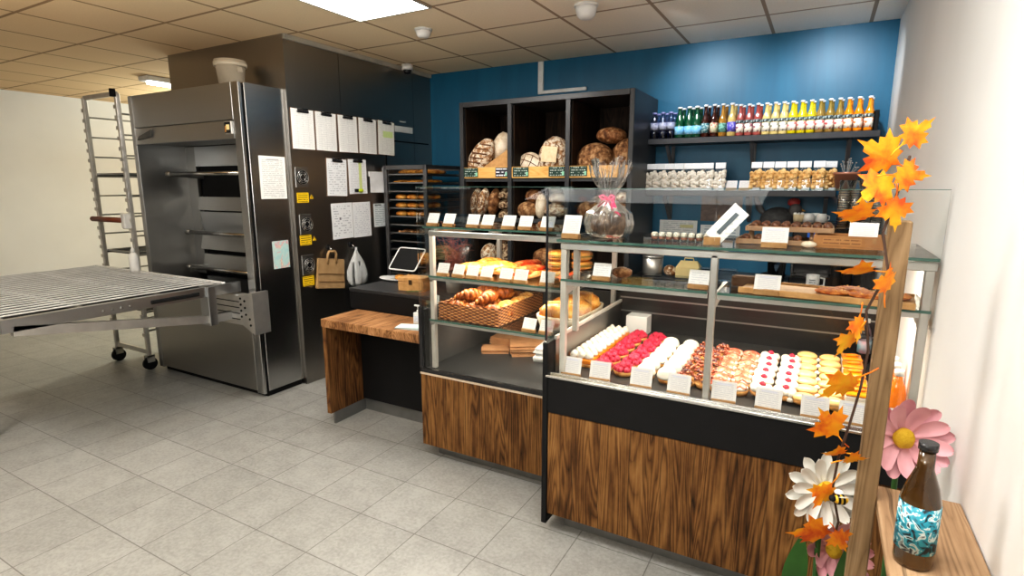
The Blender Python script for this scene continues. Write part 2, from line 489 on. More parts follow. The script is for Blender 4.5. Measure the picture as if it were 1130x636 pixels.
# round detectors and sensors
def detector(lab, x, y, r, h):
    d = thing('smoke_detector', lab, 'detector', (x, y, ZC))
    mb = MB(); mb.lathe([(0, -.012), (r * 1.12, -.012), (r * 1.15, -.004), (r * 1.15, 0)], 28); mb.done('mounting_ring', WHITE_P, d)
    mb = MB(); mb.lathe([(0, -h), (r * .30, -h), (r * .62, -h * .93), (r * .85, -h * .75), (r, -h * .35), (r, -.012)], 28); mb.done('housing', WHITE_P, d)
    return d
detector('white domed detector on a cream tile beside the lit panel', -2.58, 3.34, .055, .06)
detector('larger white domed detector at the top edge of the picture', -1.374, 3.40, .065, .085)
d = thing('ceiling_sensor', 'small white sensor with a dark lens by the top of the steel wall', 'sensor', (-3.44, 4.20, ZC))
mb = MB(); mb.cyl((0, 0, -.05), (0, 0, 0), .05, n=24); mb.done('housing', WHITE_P, d)
mb = MB(); mb.lathe([(0, -.085), (.028, -.078), (.04, -.05)], 20); mb.done('lens', BLACKG, d)
# recessed fluorescent fitting in the kitchen passage at far left
f = thing('tube_light', 'fluorescent tube fitting on the ceiling of the kitchen passage at far left', 'ceiling light', (-6.1, 4.0, ZC))
mb = MB(); mb.box(-.09, -.7, -.05, .09, .7, 0, .01); mb.done('housing', WHITE_P, f)
mb = MB(); mb.cyl((0, -.66, -.065), (0, .66, -.065), .016); mb.done('tube', DIFF, f)
# ---------------------------------------------------------------- deck oven
ov = thing('deck_oven', 'tall stainless steel deck oven with an open front of stacked baking chambers', 'oven', (-4.28, 2.56, 0))
def P(name, mat, parent=ov, **kw):
    return lambda mb: mb.done(name, mat, parent, world=True)
mb = MB(); mb.box(-3.62, 2.602, .045, -3.58, 2.93, 2.305, .003); mb.done('side_panel', STEEL, ov, world=True)
mb = MB(); mb.box(-3.665, 2.56, .03, -3.585, 2.585, 2.305, .003); mb.done('front_post', STEEL, ov, world=True)
mb = MB(); mb.box(-3.64, 2.585, .03, -3.60, 2.602, 2.28); mb.done('door_gasket', BLACKM, ov, world=True)
mb = MB(); mb.box(-4.985, 2.56, .03, -4.93, 2.975, 2.305, .003); mb.done('side_panel', STEEL_D, ov, world=True)
mb = MB(); mb.box(-4.985, 2.561, 2.055, -3.667, 2.60, 2.305, .003); mb.done('hood_panel', STEEL_H, ov, world=True)
mb = MB(); mb.hexa([(-4.93, 2.555, 1.925), (-3.667, 2.555, 1.925), (-3.667, 2.60, 1.925), (-4.93, 2.60, 1.925), (-4.93, 2.563, 2.05), (-3.667, 2.563, 2.05), (-3.667, 2.60, 2.05), (-4.93, 2.60, 2.05)]); fas = mb.done('hood_fascia', STEEL_H, ov, world=True)
mb = MB(); mb.box(-4.93, 2.60, 2.285, -3.62, 2.93, 2.305); mb.done('roof_panel', STEEL, ov, world=True)
mb = MB(); mb.box(-4.93, 2.60, 1.93, -3.62, 2.93, 1.945); mb.done('hood_underside', STEEL_D, ov, world=True)
mb = MB(); mb.hexa([(-4.885, 2.545, 1.955), (-4.70, 2.545, 1.975), (-4.70, 2.56, 1.975), (-4.885, 2.56, 1.955), (-4.86, 2.545, 1.985), (-4.68, 2.545, 2.03), (-4.68, 2.56, 2.03), (-4.86, 2.56, 1.985)])
mb.done('hood_catch', plain('dark_grey_plastic', (.09, .09, .085, 1), .5), ov, world=True)
mb = MB(); mb.box(-3.755, 2.545, 1.955, -3.675, 2.562, 2.045, .003); cd = mb.done('control_display', ALU, ov, world=True)
mb = MB()
mb.box(-3.747, 2.542, 1.963, -3.683, 2.546, 2.037); sc_ = mb.done('screen', BLACKG, None); sc_.parent = cd; 
# parts of a part: keep the same local frame as the oven
def sub(mb, name, mat, parent):
    bmesh.ops.translate(mb.bm, vec=-Vector(ov.location), verts=mb.bm.verts[:])
    o = mb.done(name, mat, None); o.parent = parent; return o
sc_.location = (4.28, -2.56, 0)
mb = MB()
for k in range(2):
    mb.box(-3.722 + k * .018, 2.539, 1.985, -3.709 + k * .018, 2.543, 2.020)
sub(mb, 'digits', plain('amber_digits', (.7, .55, .25, 1), .4, emit=.6), cd)
mb = MB(); mb.box(-3.742, 2.539, 1.97, -3.728, 2.543, 2.012, .002); sub(mb, 'switch', plain('amber_switch', (.55, .25, .06, 1), .4), cd)
# chambers
mb = MB(); mb.box(-4.93, 2.955, .82, -4.80, 2.978, 1.925); mb.done('chamber_jamb', STEEL_D, ov, world=True)
mb = MB(); mb.box(-4.80, 2.99, .45, -3.62, 3.02, 1.93); mb.done('chamber_back', BLACKM, ov, world=True)
for z0, z1, tilt, nm in ((1.76, 1.925, 0, 'upper_fascia'), (1.385, 1.50, .02, 'chamber_door'), (1.19, 1.372, -.02, 'chamber_fascia'), (1.045, 1.178, .03, 'chamber_door'), (.85, 1.00, .03, 'chamber_door'), (.45, .80, 0, 'lower_fascia')):
    mb = MB(); mb.hexa([(-4.80, 2.955 - tilt, z0), (-3.62, 2.955 - tilt, z0), (-3.62, 2.985, z0), (-4.80, 2.985, z0), (-4.80, 2.955, z1), (-3.62, 2.955, z1), (-3.62, 2.985, z1), (-4.80, 2.985, z1)])
    mb.done(nm, STEEL_H if nm != 'chamber_door' else STEEL_D, ov, world=True)
for z, y in ((1.69, 2.69), (1.205, 2.80), (.905, 2.78)):
    mb = MB(); mb.cyl((-4.76, y, z), (-3.70, y, z), .017); b = mb.done('handle_bar', CHROME, ov, world=True)
    for x in (-4.74, -3.72):
        mb = MB(); mb.beam((x, y, z), (x, 2.97, z - .02), .03, .035); mb.cyl((x - .03, y, z), (x + .03, y, z), .024)
        o = sub(mb, 'bracket', STEEL_D, b)
# lower front
mb = MB(); mb.box(-4.93, 2.562, .045, -3.667, 2.585, .80, .003); mb.done('lower_front_panel', brushed('lower_panel_steel', (.42, .41, .39, 1), .30, (.8, 40, 40), smudge=.15), ov, world=True)
mb = MB(); mb.box(-4.95, 2.60, 0, -3.60, 2.92, .045); mb.done('plinth', BLACKM, ov, world=True)
mb = MB(); mb.box(-4.07, 2.475, .585, -3.655, 2.56, .81, .004); vg = mb.done('guide_block', ALU, ov, world=True)
for k in range(4):
    mb = MB(); mb.box(-4.068, 2.472, .626 + k * .044, -3.66, 2.476, .632 + k * .044); sub(mb, 'groove', BLACKM, vg)
mb = MB(); mb.hexa([(-3.655, 2.468, .60), (-3.50, 2.468, .53), (-3.50, 2.478, .53), (-3.655, 2.478, .60), (-3.655, 2.468, .815), (-3.50, 2.468, .84), (-3.50, 2.478, .84), (-3.655, 2.478, .815)])
mb.box(-3.53, 2.478, .53, -3.50, 2.60, .84)
mp = mb.done('mounting_plate', ALU, ov, world=True)
for x, z in ((-3.635, .79), (-3.635, .745), (-3.635, .70), (-3.635, .655), (-3.59, .775), (-3.59, .725), (-3.585, .675), (-3.545, .645), (-3.54, .60)):
    mb = MB(); mb.cyl((x, 2.463, z), (x, 2.47, z), .0085, n=10); sub(mb, 'bolt', BLACKM, mp)

# bucket standing on the oven roof
bk = thing('bucket', 'cream plastic bucket with a rim standing on the oven roof', 'bucket', (-3.93, 2.76, 2.3058))
mb = MB(); mb.lathe([(0, .0), (.082, .0), (.102, .17), (.108, .172), (.108, .20), (.100, .20), (.097, .17), (.08, .02), (0, .015)], 32)
mb.done('body', plain('cream_plastic', (.50, .43, .33, 1), .35), bk)
mb = MB(); mb.lathe([(.104, .155), (.114, .155), (.114, .185), (.104, .185)], 32); mb.done('rim', plain('cream_plastic_rim', (.55, .48, .37, 1), .35), bk)
mb = MB(); mb.box(.09, -.02, .11, .108, .02, .15, .003); mb.done('handle_lug', plain('cream_plastic_lug', (.5, .43, .33, 1), .35), bk)

# notices on the oven side
NOTICE = paper('printed_notice', (.80, .80, .77, 1), (.18, .18, .2, 1), 26, 'XZ', .45, 14, amount=.5, accent=((.35, .35, .37, 1), .90, .93, .3, .75))
def sheet(name, label, cat, loc, w, h, mat, rz=PI / 2, tilt=0.0, group=None, t=.0015):
    o = thing(name, label, cat, loc, group=group, rot=(0, 0, rz))
    mb = MB(); mb.box(-w / 2, -t, -h / 2, w / 2, 0, h / 2, m=Matrix.Rotation(tilt, 4, 'Y')); mb.done('paper', mat, o)
    return o
sheet('notice', 'white printed table sheet stuck high on the oven side panel', 'notice', (-3.5795, 2.782, 1.655), .225, .31, NOTICE, tilt=.01)
# pale blue child's card
tb = NT('pale_blue_card'); v_ = tb.co('Generated'); vo_ = tb.noise(v_, 3.2, 3, .6, 1.5)
tb.base(tb.ramp(vo_, [(.36, srgb(168, 206, 206)), (.52, srgb(190, 214, 208)), (.6, srgb(214, 150, 160)), (.68, srgb(236, 226, 190))])); tb.set(Roughness=.5)
sheet('card', 'pale blue greeting card stuck low on the oven side panel', 'card', (-3.5795, 2.80, 1.08), .145, .21, tb.m)

# ---------------------------------------------------------------- loading table in front of the oven
lt = thing('loading_table', 'steel roller loading table folded out in front of the oven', 'loading table', (-4.6, 1.8, 0))
X0, X1, Y0, Y1, ZT = -5.6, -3.72, 1.15, 2.44, .90
mb = MB(); mb.box(X1 - .03, Y0, ZT - .075, X1, Y1 + .1, ZT, .002); mb.done('side_rail', STEEL_H, lt, world=True)
mb = MB(); mb.box(X0, Y0, ZT - .075, X0 + .03, Y1, ZT, .002); mb.done('side_rail', STEEL_H, lt, world=True)
mb = MB(); mb.box(X0 + .03, Y0, ZT - .05, X1 - .03, Y0 + .03, ZT, .002); mb.done('end_rail', STEEL_H, lt, world=True)
mb = MB(); mb.box(X0 + .03, Y1 - .03, ZT - .05, X1 - .03, Y1, ZT + .008, .002); mb.done('end_rail', WHITE_P, lt, world=True)
for k in range(22):
    x = X1 - .10 - k * .082
    mb = MB(); mb.box(x - .010, Y0 + .03, ZT - .002, x + .010, Y1 - .03, ZT + .006, .003); mb.done('roller_bar', plain('pale_bar', (.62, .62, .60, 1), .4) if k == 0 else bpy.data.materials['pale_bar'], lt, world=True)
for y in (1.55, 2.0):
    mb = MB(); mb.box(X0 + .03, y - .014, ZT - .03, X1 - .03, y + .014, ZT - .010); mb.done('cross_bar', STEEL_D, lt, world=True)
mb = MB(); mb.box(X0 + .03, Y0 + .03, ZT - .06, X1 - .03, Y1 - .03, ZT - .045); mb.done('drip_tray', BLACKM, lt, world=True)
mb = MB(); mb.box(X1, 1.90, ZT - .055, X1 + .012, 2.22, ZT - .03, .004); mb.done('grip_slot', BLACKM, lt, world=True)
for k in range(4):
    mb = MB(); mb.cyl((X1 - .001, 1.63 + k * .05, ZT - .045), (X1 + .004, 1.63 + k * .05, ZT - .045), .008, n=10); mb.done('bolt', STEEL_D, lt, world=True)
mb = MB(); mb.beam((X1 - .02, 2.30, .66), (X1 - .02, 1.2, .83), .04, .055); mb.done('swing_arm', ALU, lt, world=True)
mb = MB(); mb.box(-3.80, 2.27, .62, -3.70, 2.33, .90, .003); mb.done('hinge_plate', STEEL_H, lt, world=True)
mb = MB(); mb.box(-3.80, 2.33, .62, -3.76, 2.475, .68); mb.done('hinge_plate', STEEL_H, lt, world=True)
for x in (X0 + .05, -4.55):
    mb = MB(); mb.box(x - .02, 1.25, .05, x + .02, 1.29, .85); mb.done('leg', STEEL_H, lt, world=True)
    mb = MB(); mb.cyl((x - .015, 1.27, .04), (x + .015, 1.27, .04), .04); mb.done('castor', BLACKM, lt, world=True)
b = thing('spray_bottle', 'white squeezy bottle standing on the end of the loading table', 'bottle', (-4.83, 2.38, ZT + .006))
mb = MB(); mb.lathe([(0, 0), (.033, 0), (.035, .02), (.035, .12), (.025, .15), (.013, .16)], 20); mb.done('body', WHITE_P, b)
mb = MB(); mb.lathe([(.016, .16), (.016, .18), (.006, .20), (.004, .225), (0, .225)], 14); mb.done('nozzle', WHITE_P, b)

# rack trolley at the left of the oven
tr = thing('rack_trolley', 'tall steel rack trolley on castors at the left of the oven', 'trolley', (-5.32, 2.75, 0))
for x in (-5.06, -5.58):
    for y in (2.52, 3.05):
        mb = MB(); mb.box(x - .016, y - .016, .12, x + .016, y + .016, 2.33, .003)
        for k in range(24):
            z = .3 + k * .083
            mb.box(x - .022, y - .024, z, x + .022, y - .014, z + .03)
        mb.done('post', ALU, tr, world=True)
        mb = MB(); mb.cyl((x - .018, y, .055), (x + .018, y, .055), .055, n=20); ca = mb.done('castor', BLACKM, tr, world=True)
        mb = MB(); mb.box(x - .03, y - .03, .07, x - .022, y + .03, .13); mb.box(x + .022, y - .03, .07, x + .03, y + .03, .13); mb.box(x - .03, y - .03, .115, x + .03, y + .03, .13); mb.done('fork', ALU, tr, world=True)
    for k in range(12):
        z = .34 + k * .166
        mb = MB(); mb.box(x - .012, 2.536, z, x + .012, 3.034, z + .012); mb.done('tray_runner', STEEL_D, tr, world=True)
for y in (2.51, 3.04):
    mb = MB(); mb.box(-5.58, y, 2.31, -5.06, y + .02, 2.345); mb.done('top_frame', ALU, tr, world=True)
for y in (2.51, 3.04):
    mb = MB(); mb.box(-5.58, y, .14, -5.06, y + .02, .18); mb.done('base_frame', ALU, tr, world=True)
mb = MB(); mb.cyl((-5.056, 2.49, 2.30), (-5.056, 2.49, 2.36), .022); mb.done('top_cap', BLACKM, tr, world=True)
mb = MB(); mb.cyl((-5.60, 2.47, 1.31), (-5.10, 2.47, 1.31), .022); hb = mb.done('push_bar', plain('brown_wood_grip', srgb(120, 62, 40), .5), tr, world=True)
mb = MB(); mb.box(-5.11, 2.455, 1.24, -5.055, 2.52, 1.37, .008); mb.done('clasp', WHITE_P, tr, world=True)
for k, z in enumerate((.518, 1.016, 1.68)):
    o = thing('baking_tray', ['empty dark baking tray on a low runner of the rack trolley', 'empty dark baking tray on a middle runner of the rack trolley', 'empty dark baking tray on a high runner of the rack trolley'][k], 'baking tray', (-5.32, 2.78, z), group='trays in the rack trolley')
    mb = MB(); mb.box(-.235, -.25, 0, .235, .25, .006); mb.done('base', BLACKM, o)
    mb = MB()
    for a in ((-.235, -.25, .235, -.244), (-.235, .244, .235, .25), (-.235, -.244, -.229, .244), (.229, -.244, .235, .244)): mb.box(a[0], a[1], .006, a[2], a[3], .022)
    mb.done('rim', STEEL_D, o)

# ---------------------------------------------------------------- things on the steel cladding
XW = -3.5495
LINED = paper('lined_form', (.83, .83, .80, 1), (.35, .35, .38, 1), 20, 'XZ', .40, 8, grid=True, amount=.32)
LINED2 = paper('lined_form_with_marker', (.82, .83, .78, 1), (.4, .4, .42, 1), 22, 'XZ', .45, 8, grid=True, amount=.3, accent=((.62, .80, .25, 1), .52, .70, .30, .9))
FORM = paper('filled_form', (.80, .81, .82, 1), (.15, .15, .2, 1), 17, 'XZ', .50, 6, amount=.42)
FORM_M = paper('form_with_green_column', (.80, .81, .82, 1), (.3, .3, .35, 1), 24, 'XZ', .45, 9, amount=.35, accent=((.60, .68, .18, 1), .02, .98, .56, .72))
FORM2 = paper('sparse_form', (.80, .81, .82, 1), (.3, .3, .4, 1), 20, 'XZ', .52, 7, amount=.4)
BOARDM = plain('brown_hardboard', srgb(120, 88, 62), .6)
def clipboard(label, yc, zc, w, h, mat, tilt, group):
    o = thing('clipboard', label, 'clipboard', (XW, yc, zc), rot=(0, 0, PI / 2), group=group)
    R = Matrix.Rotation(tilt, 4, 'Y')
    mb = MB(); mb.box(-w / 2, -.004, -h / 2, w / 2, 0, h / 2, m=R); mb.done('board', BOARDM, o)
    mb = MB(); mb.box(-w / 2 + .003, -.0085, -h / 2 + .004, w / 2 - .008, -.0045, h / 2 - .004, m=R); mb.done('paper', mat, o)
    mb = MB(); mb.box(-.055, -.02, h / 2 - .03, .055, -.009, h / 2 - .012, .003, m=R); mb.cyl((-.05, -.014, h / 2 - .004), (.05, -.014, h / 2 - .004), .006, n=8)
    mb.done('clip', BLACKG, o)
    return o
names5 = ['first clipboard from the oven in the upper row, ruled white form', 'second clipboard from the oven in the upper row, ruled white form', 'third clipboard from the oven in the upper row, ruled white form',
          'fourth clipboard from the oven in the upper row, ruled white form', 'last clipboard of the upper row, its form marked green']
for k, yc in enumerate((3.058, 3.288, 3.523, 3.757, 3.996)):
    clipboard(names5[k], yc, 2.022, .222, .305, LINED if k < 4 else LINED2, (.0, .012, -.008, .02, .03)[k], 'clipboards in the upper row')
clipboard('clipboard with a filled form, left of the middle row', 3.375, 1.662, .225, .31, FORM, .03, 'clipboards in the middle row')
clipboard('clipboard whose form has a green marked column, middle row', 3.612, 1.672, .222, .30, FORM_M, -.01, 'clipboards in the middle row')
o = thing('highlighter', 'yellow highlighter pen hanging under the green marked clipboard', 'pen', (XW + .012, 3.60, 1.555), rot=(0, 0, PI / 2))
mb = MB(); mb.box(-.045, -.012, -.014, .0, 0, .014, .004); mb.done('cap', BLACKG, o)
mb = MB(); mb.box(.001, -.011, -.012, .055, 0, .012, .004); mb.done('body', plain('highlighter_yellow', srgb(205, 225, 40), .4), o)
o = thing('notepad', 'small white notepad with a lifted lower corner, right of the middle row', 'notepad', (XW, 3.83, 1.635), rot=(0, 0, PI / 2))
mb = MB(); mb.box(-.085, -.012, .04, .085, 0, .085, .003); mb.done('binding', WHITE_P, o)
mb = MB(); mb.grid(lambda u, v: (-.08 + .17 * u + .02 * (1 - v) * u, -.013 - .03 * (1 - v) ** 2 * u, -.10 + .18 * v), 8, 8); mb.done('paper', plain('blank_paper', (.8, .8, .8, 1), .6), o)
sheet('paper_sheet', 'narrow blank sheet beside the small notepad', 'paper sheet', (XW, 3.97, 1.64), .09, .24, plain('grey_paper', (.62, .63, .64, 1), .6), tilt=-.03)
FORM3 = paper('delivery_form', (.78, .79, .80, 1), (.15, .15, .2, 1), 15, 'XZ', .53, 5, amount=.5, accent=((.06, .06, .08, 1), .53, .60, .36, .44))
sheet('paper_sheet', 'printed sheet with a black mark, first of the lower row', 'paper sheet', (XW, 3.412, 1.302), .235, .30, FORM3, tilt=-.02)
sheet('paper_sheet', 'faintly written sheet, second of the lower row', 'paper sheet', (XW, 3.642, 1.302), .215, .305, FORM2, tilt=-.015)
sheet('paper_sheet', 'small sheet with a dark heading, last of the lower row', 'paper sheet', (XW, 3.875, 1.33), .165, .21, paper('small_form', (.72, .76, .76, 1), (.15, .2, .22, 1), 13, 'XZ', .44, 6, amount=.6, accent=((.08, .1, .1, 1), .9, .97, .1, .6)), tilt=-.01)
sheet('label_strip', 'long white label strip on the steel wall behind the clipboards', 'label strip', (XW, 4.25, 2.12), .26, .055, plain('strip_white', (.72, .75, .74, 1), .5))
sheet('label_strip', 'thin pale strip above the long white label', 'label strip', (XW, 4.24, 2.19), .09, .012, plain('strip_grey', (.45, .5, .52, 1), .5))

YEL = paper('yellow_warning_print', srgb(236, 196, 24), srgb(70, 60, 20), 5, 'XZ', .38, 6, margin=.08, top=.08, amount=.8)
YELP = plain('yellow_sticker', srgb(232, 190, 28), .5)
def fan(label, yc, zc):
    o = thing('vent_fan', label, 'vent fan', (XW, yc, zc), rot=(0, 0, PI / 2), group='cooling fans on the steel wall')
    mb = MB(); mb.box(-.06, -.008, -.08, .06, 0, .08, .004); mb.done('frame', STEEL_D, o)
    mb = MB(); mb.cyl((0, -.010, 0), (0, -.008, 0), .056, n=28); mb.done('opening', BLACKM, o)
    mb = MB(); mb.cyl((0, -.018, 0), (0, -.010, 0), .02, n=16); mb.done('hub', BLACKG, o)
    mb = MB()
    for k in range(7):
        a = 2 * PI * k / 7
        mb.prism([(.018, -.004), (.05, -.016), (.052, .008), (.02, .010)], 0, .002, m=Matrix.Translation((0, -.013, 0)) @ Matrix.Rotation(a, 4, 'Y') @ Matrix.Rotation(PI / 2, 4, 'X'))
    mb.done('blades', plain('fan_blade', (.06, .06, .06, 1), .5), o)
    mb = MB()
    for r in (.025, .04, .054):
        mb.tube([(r * math.cos(a), -.022, r * math.sin(a)) for a in [2 * PI * k / 24 for k in range(24)]], .0015, 5, closed=True)
    for k in range(4):
        a = PI / 4 + k * PI / 2
        mb.tube([(.056 * math.cos(a), -.02, .056 * math.sin(a)), (.015 * math.cos(a), -.022, .015 * math.sin(a))], .0015, 5)
    mb.done('guard', ALU, o)
for k, (yc, zc, zl, w) in enumerate(((3.012, 1.66, 1.504, 'top'), (3.022, 1.297, 1.172, 'middle'), (3.018, .975, .845, 'bottom'))):
    fan('round dark cooling fan in the steel wall, %s of three' % w, yc, zc)
    sheet('warning_label', 'yellow printed warning label under the %s fan' % w, 'label', (XW, 3.015, zl), .112, .078, YEL)
    o = thing('hazard_sticker', 'small yellow triangle sticker beside the %s warning label' % w, 'sticker', (XW, 3.10, zl + .005), rot=(0, 0, PI / 2))
    mb = MB(); mb.prism([(-.02, -.016), (.02, -.016), (0, .02)], 0, .0012, m=Matrix.Rotation(PI / 2, 4, 'X')); mb.done('triangle', YELP, o)
    mb = MB(); mb.box(-.002, -.0022, -.006, .002, -.0012, .008); mb.box(-.002, -.0022, -.012, .002, -.0012, -.009); mb.done('exclamation_mark', BLACKM, o)
def hook(label, yc, zc):
    o = thing('wall_hook', label, 'hook', (XW, yc, zc), rot=(0, 0, PI / 2))
    mb = MB(); mb.cyl((0, -.006, 0), (0, 0, 0), .022, n=20); mb.done('plate', BLACKG, o)
    mb = MB(); mb.tube([(0, -.004, 0), (0, -.03, -.004), (0, -.038, -.016), (0, -.034, -.03), (0, -.02, -.034), (0, -.014, -.026)], .004, 8); mb.done('hook', CHROME, o)
hook('small dark hook holding the brown paper bag', 3.235, 1.095)
hook('small dark hook holding the white plastic bag', 3.487, 1.095)
KRAFT = plain('kraft_paper', srgb(178, 146, 104), .75, c2=srgb(160, 128, 88), nscale=12, bump=.15, bscale=25)
pb = thing('paper_bag', 'brown kraft paper carrier bag hanging on the steel wall', 'bag', (XW + .02, 3.245, 1.06), rot=(0, .10, PI / 2))
mb = MB()
R = Matrix.Rotation(.05, 4, 'Y')
mb.hexa([Vector(q) for q in ((-.14, -.03, -.305), (.15, -.03, -.305), (.15, 0, -.305), (-.14, 0, -.305), (-.14, -.012, -.06), (.14, -.012, -.06), (.14, 0, -.06), (-.14, 0, -.06))])
bmesh.ops.transform(mb.bm, matrix=R, verts=mb.bm.verts[:])
mb.done('bag_body', KRAFT, pb)
mb = MB(); mb.box(-.142, -.032, -.185, .147, -.020, -.183, m=R); mb.box(-.14, -.033, -.25, .15, -.025, -.248, m=R); mb.done('fold', plain('kraft_fold', srgb(140, 108, 72), .8), pb)
mb = MB(); mb.tube([(-.045, -.012, -.10), (-.045, -.014, -.02), (-.03, -.014, .0), (.03, -.014, 0), (.045, -.014, -.02), (.045, -.012, -.10)], .012, 6); mb.done('handle', KRAFT, pb)
wb = thing('plastic_bag', 'white plastic carrier bag hanging bunched on the steel wall', 'bag', (XW + .035, 3.487, 1.07), rot=(0, 0, PI / 2))
mb = MB()
prof = [(.012, 0), (.014, -.03), (.03, -.06), (.075, -.13), (.105, -.20), (.11, -.26), (.095, -.31), (.06, -.335), (0, -.33)]
mb.lathe(prof, 28, m=Matrix.Translation((.03, 0, 0)) @ Matrix.Diagonal((1, .3, 1, 1)), wob=lambda a, z: 1 + .13 * math.sin(a * 5 + z * 9) + .06 * math.sin(a * 11 - z * 20))
mb.done('bag_body', plain('white_film', (.66, .67, .66, 1), .4, bump=.3, bscale=14), wb)
mb = MB(); mb.grid(lambda u, v: (-.05 + .10 * u, -.018 - .008 * math.sin(u * 9), -.12 - .27 * v), 8, 6); mb.done('loose_film', glass('thin_film', (.8, .8, .8, 1), 1.5, .2), wb)
# ---------------------------------------------------------------- low serving counter and till counter
sc = thing('serving_counter', 'low serving counter with reclaimed wood top and end panel', 'counter', (-2.38, 2.62, 0))
mb = MB(); mb.box(-2.805, 2.455, .685, -1.962, 2.79, .74, .003); mb.done('worktop', RUST_X, sc, world=True)
mb = MB(); mb.box(-2.80, 2.46, .085, -2.765, 2.785, .684, .002); mb.done('side_panel', RUST_Y, sc, world=True)
mb = MB(); mb.box(-2.764, 2.765, .095, -1.965, 2.785, .684); mb.done('modesty_panel', BLACK, sc, world=True)
mb = MB(); mb.box(-2.785, 2.50, 0, -2.770, 2.79, .084); mb.box(-2.769, 2.79, 0, -1.965, 2.80, .094); mb.done('plinth', KICK, sc, world=True)
tc = thing('till_counter', 'taller black till counter behind the low wooden counter', 'counter', (-2.5, 3.1, 0))
mb = MB(); mb.box(-2.875, 2.82, .0, -2.10, 3.40, .862); mb.done('body', BLACK, tc, world=True)
mb = MB(); mb.box(-2.880, 2.792, .863, -1.97, 3.42, .886, .002); mb.done('worktop', plain('black_worktop', (.03, .03, .032, 1), .32), tc, world=True)
mb = MB(); mb.box(-2.878, 2.796, .742, -1.965, 2.815, .862); mb.done('front_panel', BLACK, tc, world=True)

# ---------------------------------------------------------------- bread case (smaller, centre)
ca = thing('display_case', 'smaller glass display case of breads with low wooden front', 'display case', (-1.5, 2.75, 0))
AX0, AX1, AY, AR = -1.955, -1.03, 2.43, 3.25
W = dict(world=True)
mb = MB(); mb.box(AX0, AY - .012, .085, AX1 + .0, AY + .01, .522, .002); mb.done('front_panel', RUST, ca, **W)
mb = MB(); mb.box(AX0 - .004, AY - .014, .522, AX1, AY + .02, .532); mb.done('front_edge', plain('pale_edge_strip', (.62, .50, .38, 1), .5), ca, **W)
mb = MB(); mb.box(AX0, AY + .012, .085, AX0 + .02, AR, .90); mb.done('side_panel', BLACK, ca, **W)
mb = MB(); mb.box(AX0 + .05, AY + .075, .0, AX1, AR, .0845); mb.done('plinth', KICK, ca, **W)
mb = MB(); mb.box(AX0 + .02, AY + .012, .085, AX1, AR, .53); mb.done('base_cabinet', BLACK, ca, **W)
mb = MB(); mb.box(AX0 - .0, AY - .012, .533, AX1, AY + .012, .556, .002); mb.done('glass_channel', BLACKG, ca, **W)
mb = MB(); mb.box(AX0 + .02, AY + .012, .531, AX1, AR, .553); mb.done('case_floor', SILL, ca, **W)
mb = MB(); mb.box(AX0 + .021, AR - .02, .554, AX1, AR, .95); mb.done('rear_panel', plain('dark_grey_lining', (.075, .072, .07, 1), .35, .2), ca, **W)
mb = MB(); mb.box(AX0 + .021, AY + .05, .554, AX0 + .026, AR - .02, .90); mb.done('side_lining', plain('dark_lining', (.10, .097, .094, 1), .35, .3), ca, **W)
for x, y in ((AX0 + .05, AY + .03), (AX0 + .05, AR - .05), (AX1 - .06, AY + .03), (AX1 - .06, AR - .05)):
    mb = MB(); mb.box(x, y, .554, x + .028, y + .028, 1.345, .003); mb.done('post', POSTM, ca, **W)
mb = MB(); mb.box(AX0 + .05, AY + .026, 1.322, AX1, AY + .06, 1.352, .003); mb.done('light_rail', ALU, ca, **W)
for x in (AX0 + .05, AX1 - .06):
    mb = MB(); mb.box(x, AY + .06, 1.322, x + .028, AR - .05, 1.352, .003); mb.done('top_rail', POSTM, ca, **W)
mb = MB(); mb.box(AX0 + .02, AY + .02, 1.366, AX1 + .0, AY + .50, 1.376); g = mb.done('top_shelf', GLASS, ca, **W)
def edge(par, x0, y0, z0, x1, y1, z1, root):
    mb = MB(); mb.box(x0, y0, z0, x1, y1, z1); bmesh.ops.translate(mb.bm, vec=-Vector(root.location), verts=mb.bm.verts[:])
    o = mb.done('polished_edge', GEDGE, None); o.parent = par
edge(g, AX0 + .02, AY + .016, 1.366, AX1, AY + .0195, 1.376, ca)
for x in (AX0 + .08, -1.5, AX1 - .08):
    mb = MB(); mb.box(x - .012, AY + .03, 1.353, x + .012, AY + .45, 1.365); mb.done('shelf_support', ALU, ca, **W)
for z, d in ((1.10, .62), (.848, .70)):
    mb = MB(); mb.box(AX0 + .05, AY + .022, z - .01, AX1 - .0, AY + d, z); g = mb.done('middle_shelf', GLASS, ca, **W)
    edge(g, AX0 + .05, AY + .0185, z - .01, AX1, AY + .0215, z, ca)
    mb = MB(); mb.box(AX0 + .05, AY + .025, z - .026, AX1, AY + .037, z - .011); mb.done('shelf_rail', ALU, ca, **W)
    for x in (AX0 + .06, AX1 - .05):
        mb = MB(); mb.box(x - .008, AY + .03, z - .036, x + .008, AY + d, z - .011); mb.done('shelf_bracket', POSTM, ca, **W)
mb = MB(); mb.box(AX0, AY - .008, .557, AX1 + .007, AY, 1.59); g = mb.done('front_pane', GLASSF, ca, **W)
edge(g, AX0, AY - .008, 1.5905, AX1 + .007, AY, 1.5925, ca)
mb = MB(); mb.box(AX0, AY + .013, .901, AX0 + .007, AY + .62, 1.59); g = mb.done('side_pane', GLASSF, ca, **W)
edge(g, AX0, AY + .013, 1.5905, AX0 + .007, AY + .62, 1.5925, ca)
mb = MB(); mb.box(AX0 - .008, AY - .012, .557, AX0 + .016, AY + .012, .92, .002); mb.done('corner_clamp', BLACKG, ca, **W)

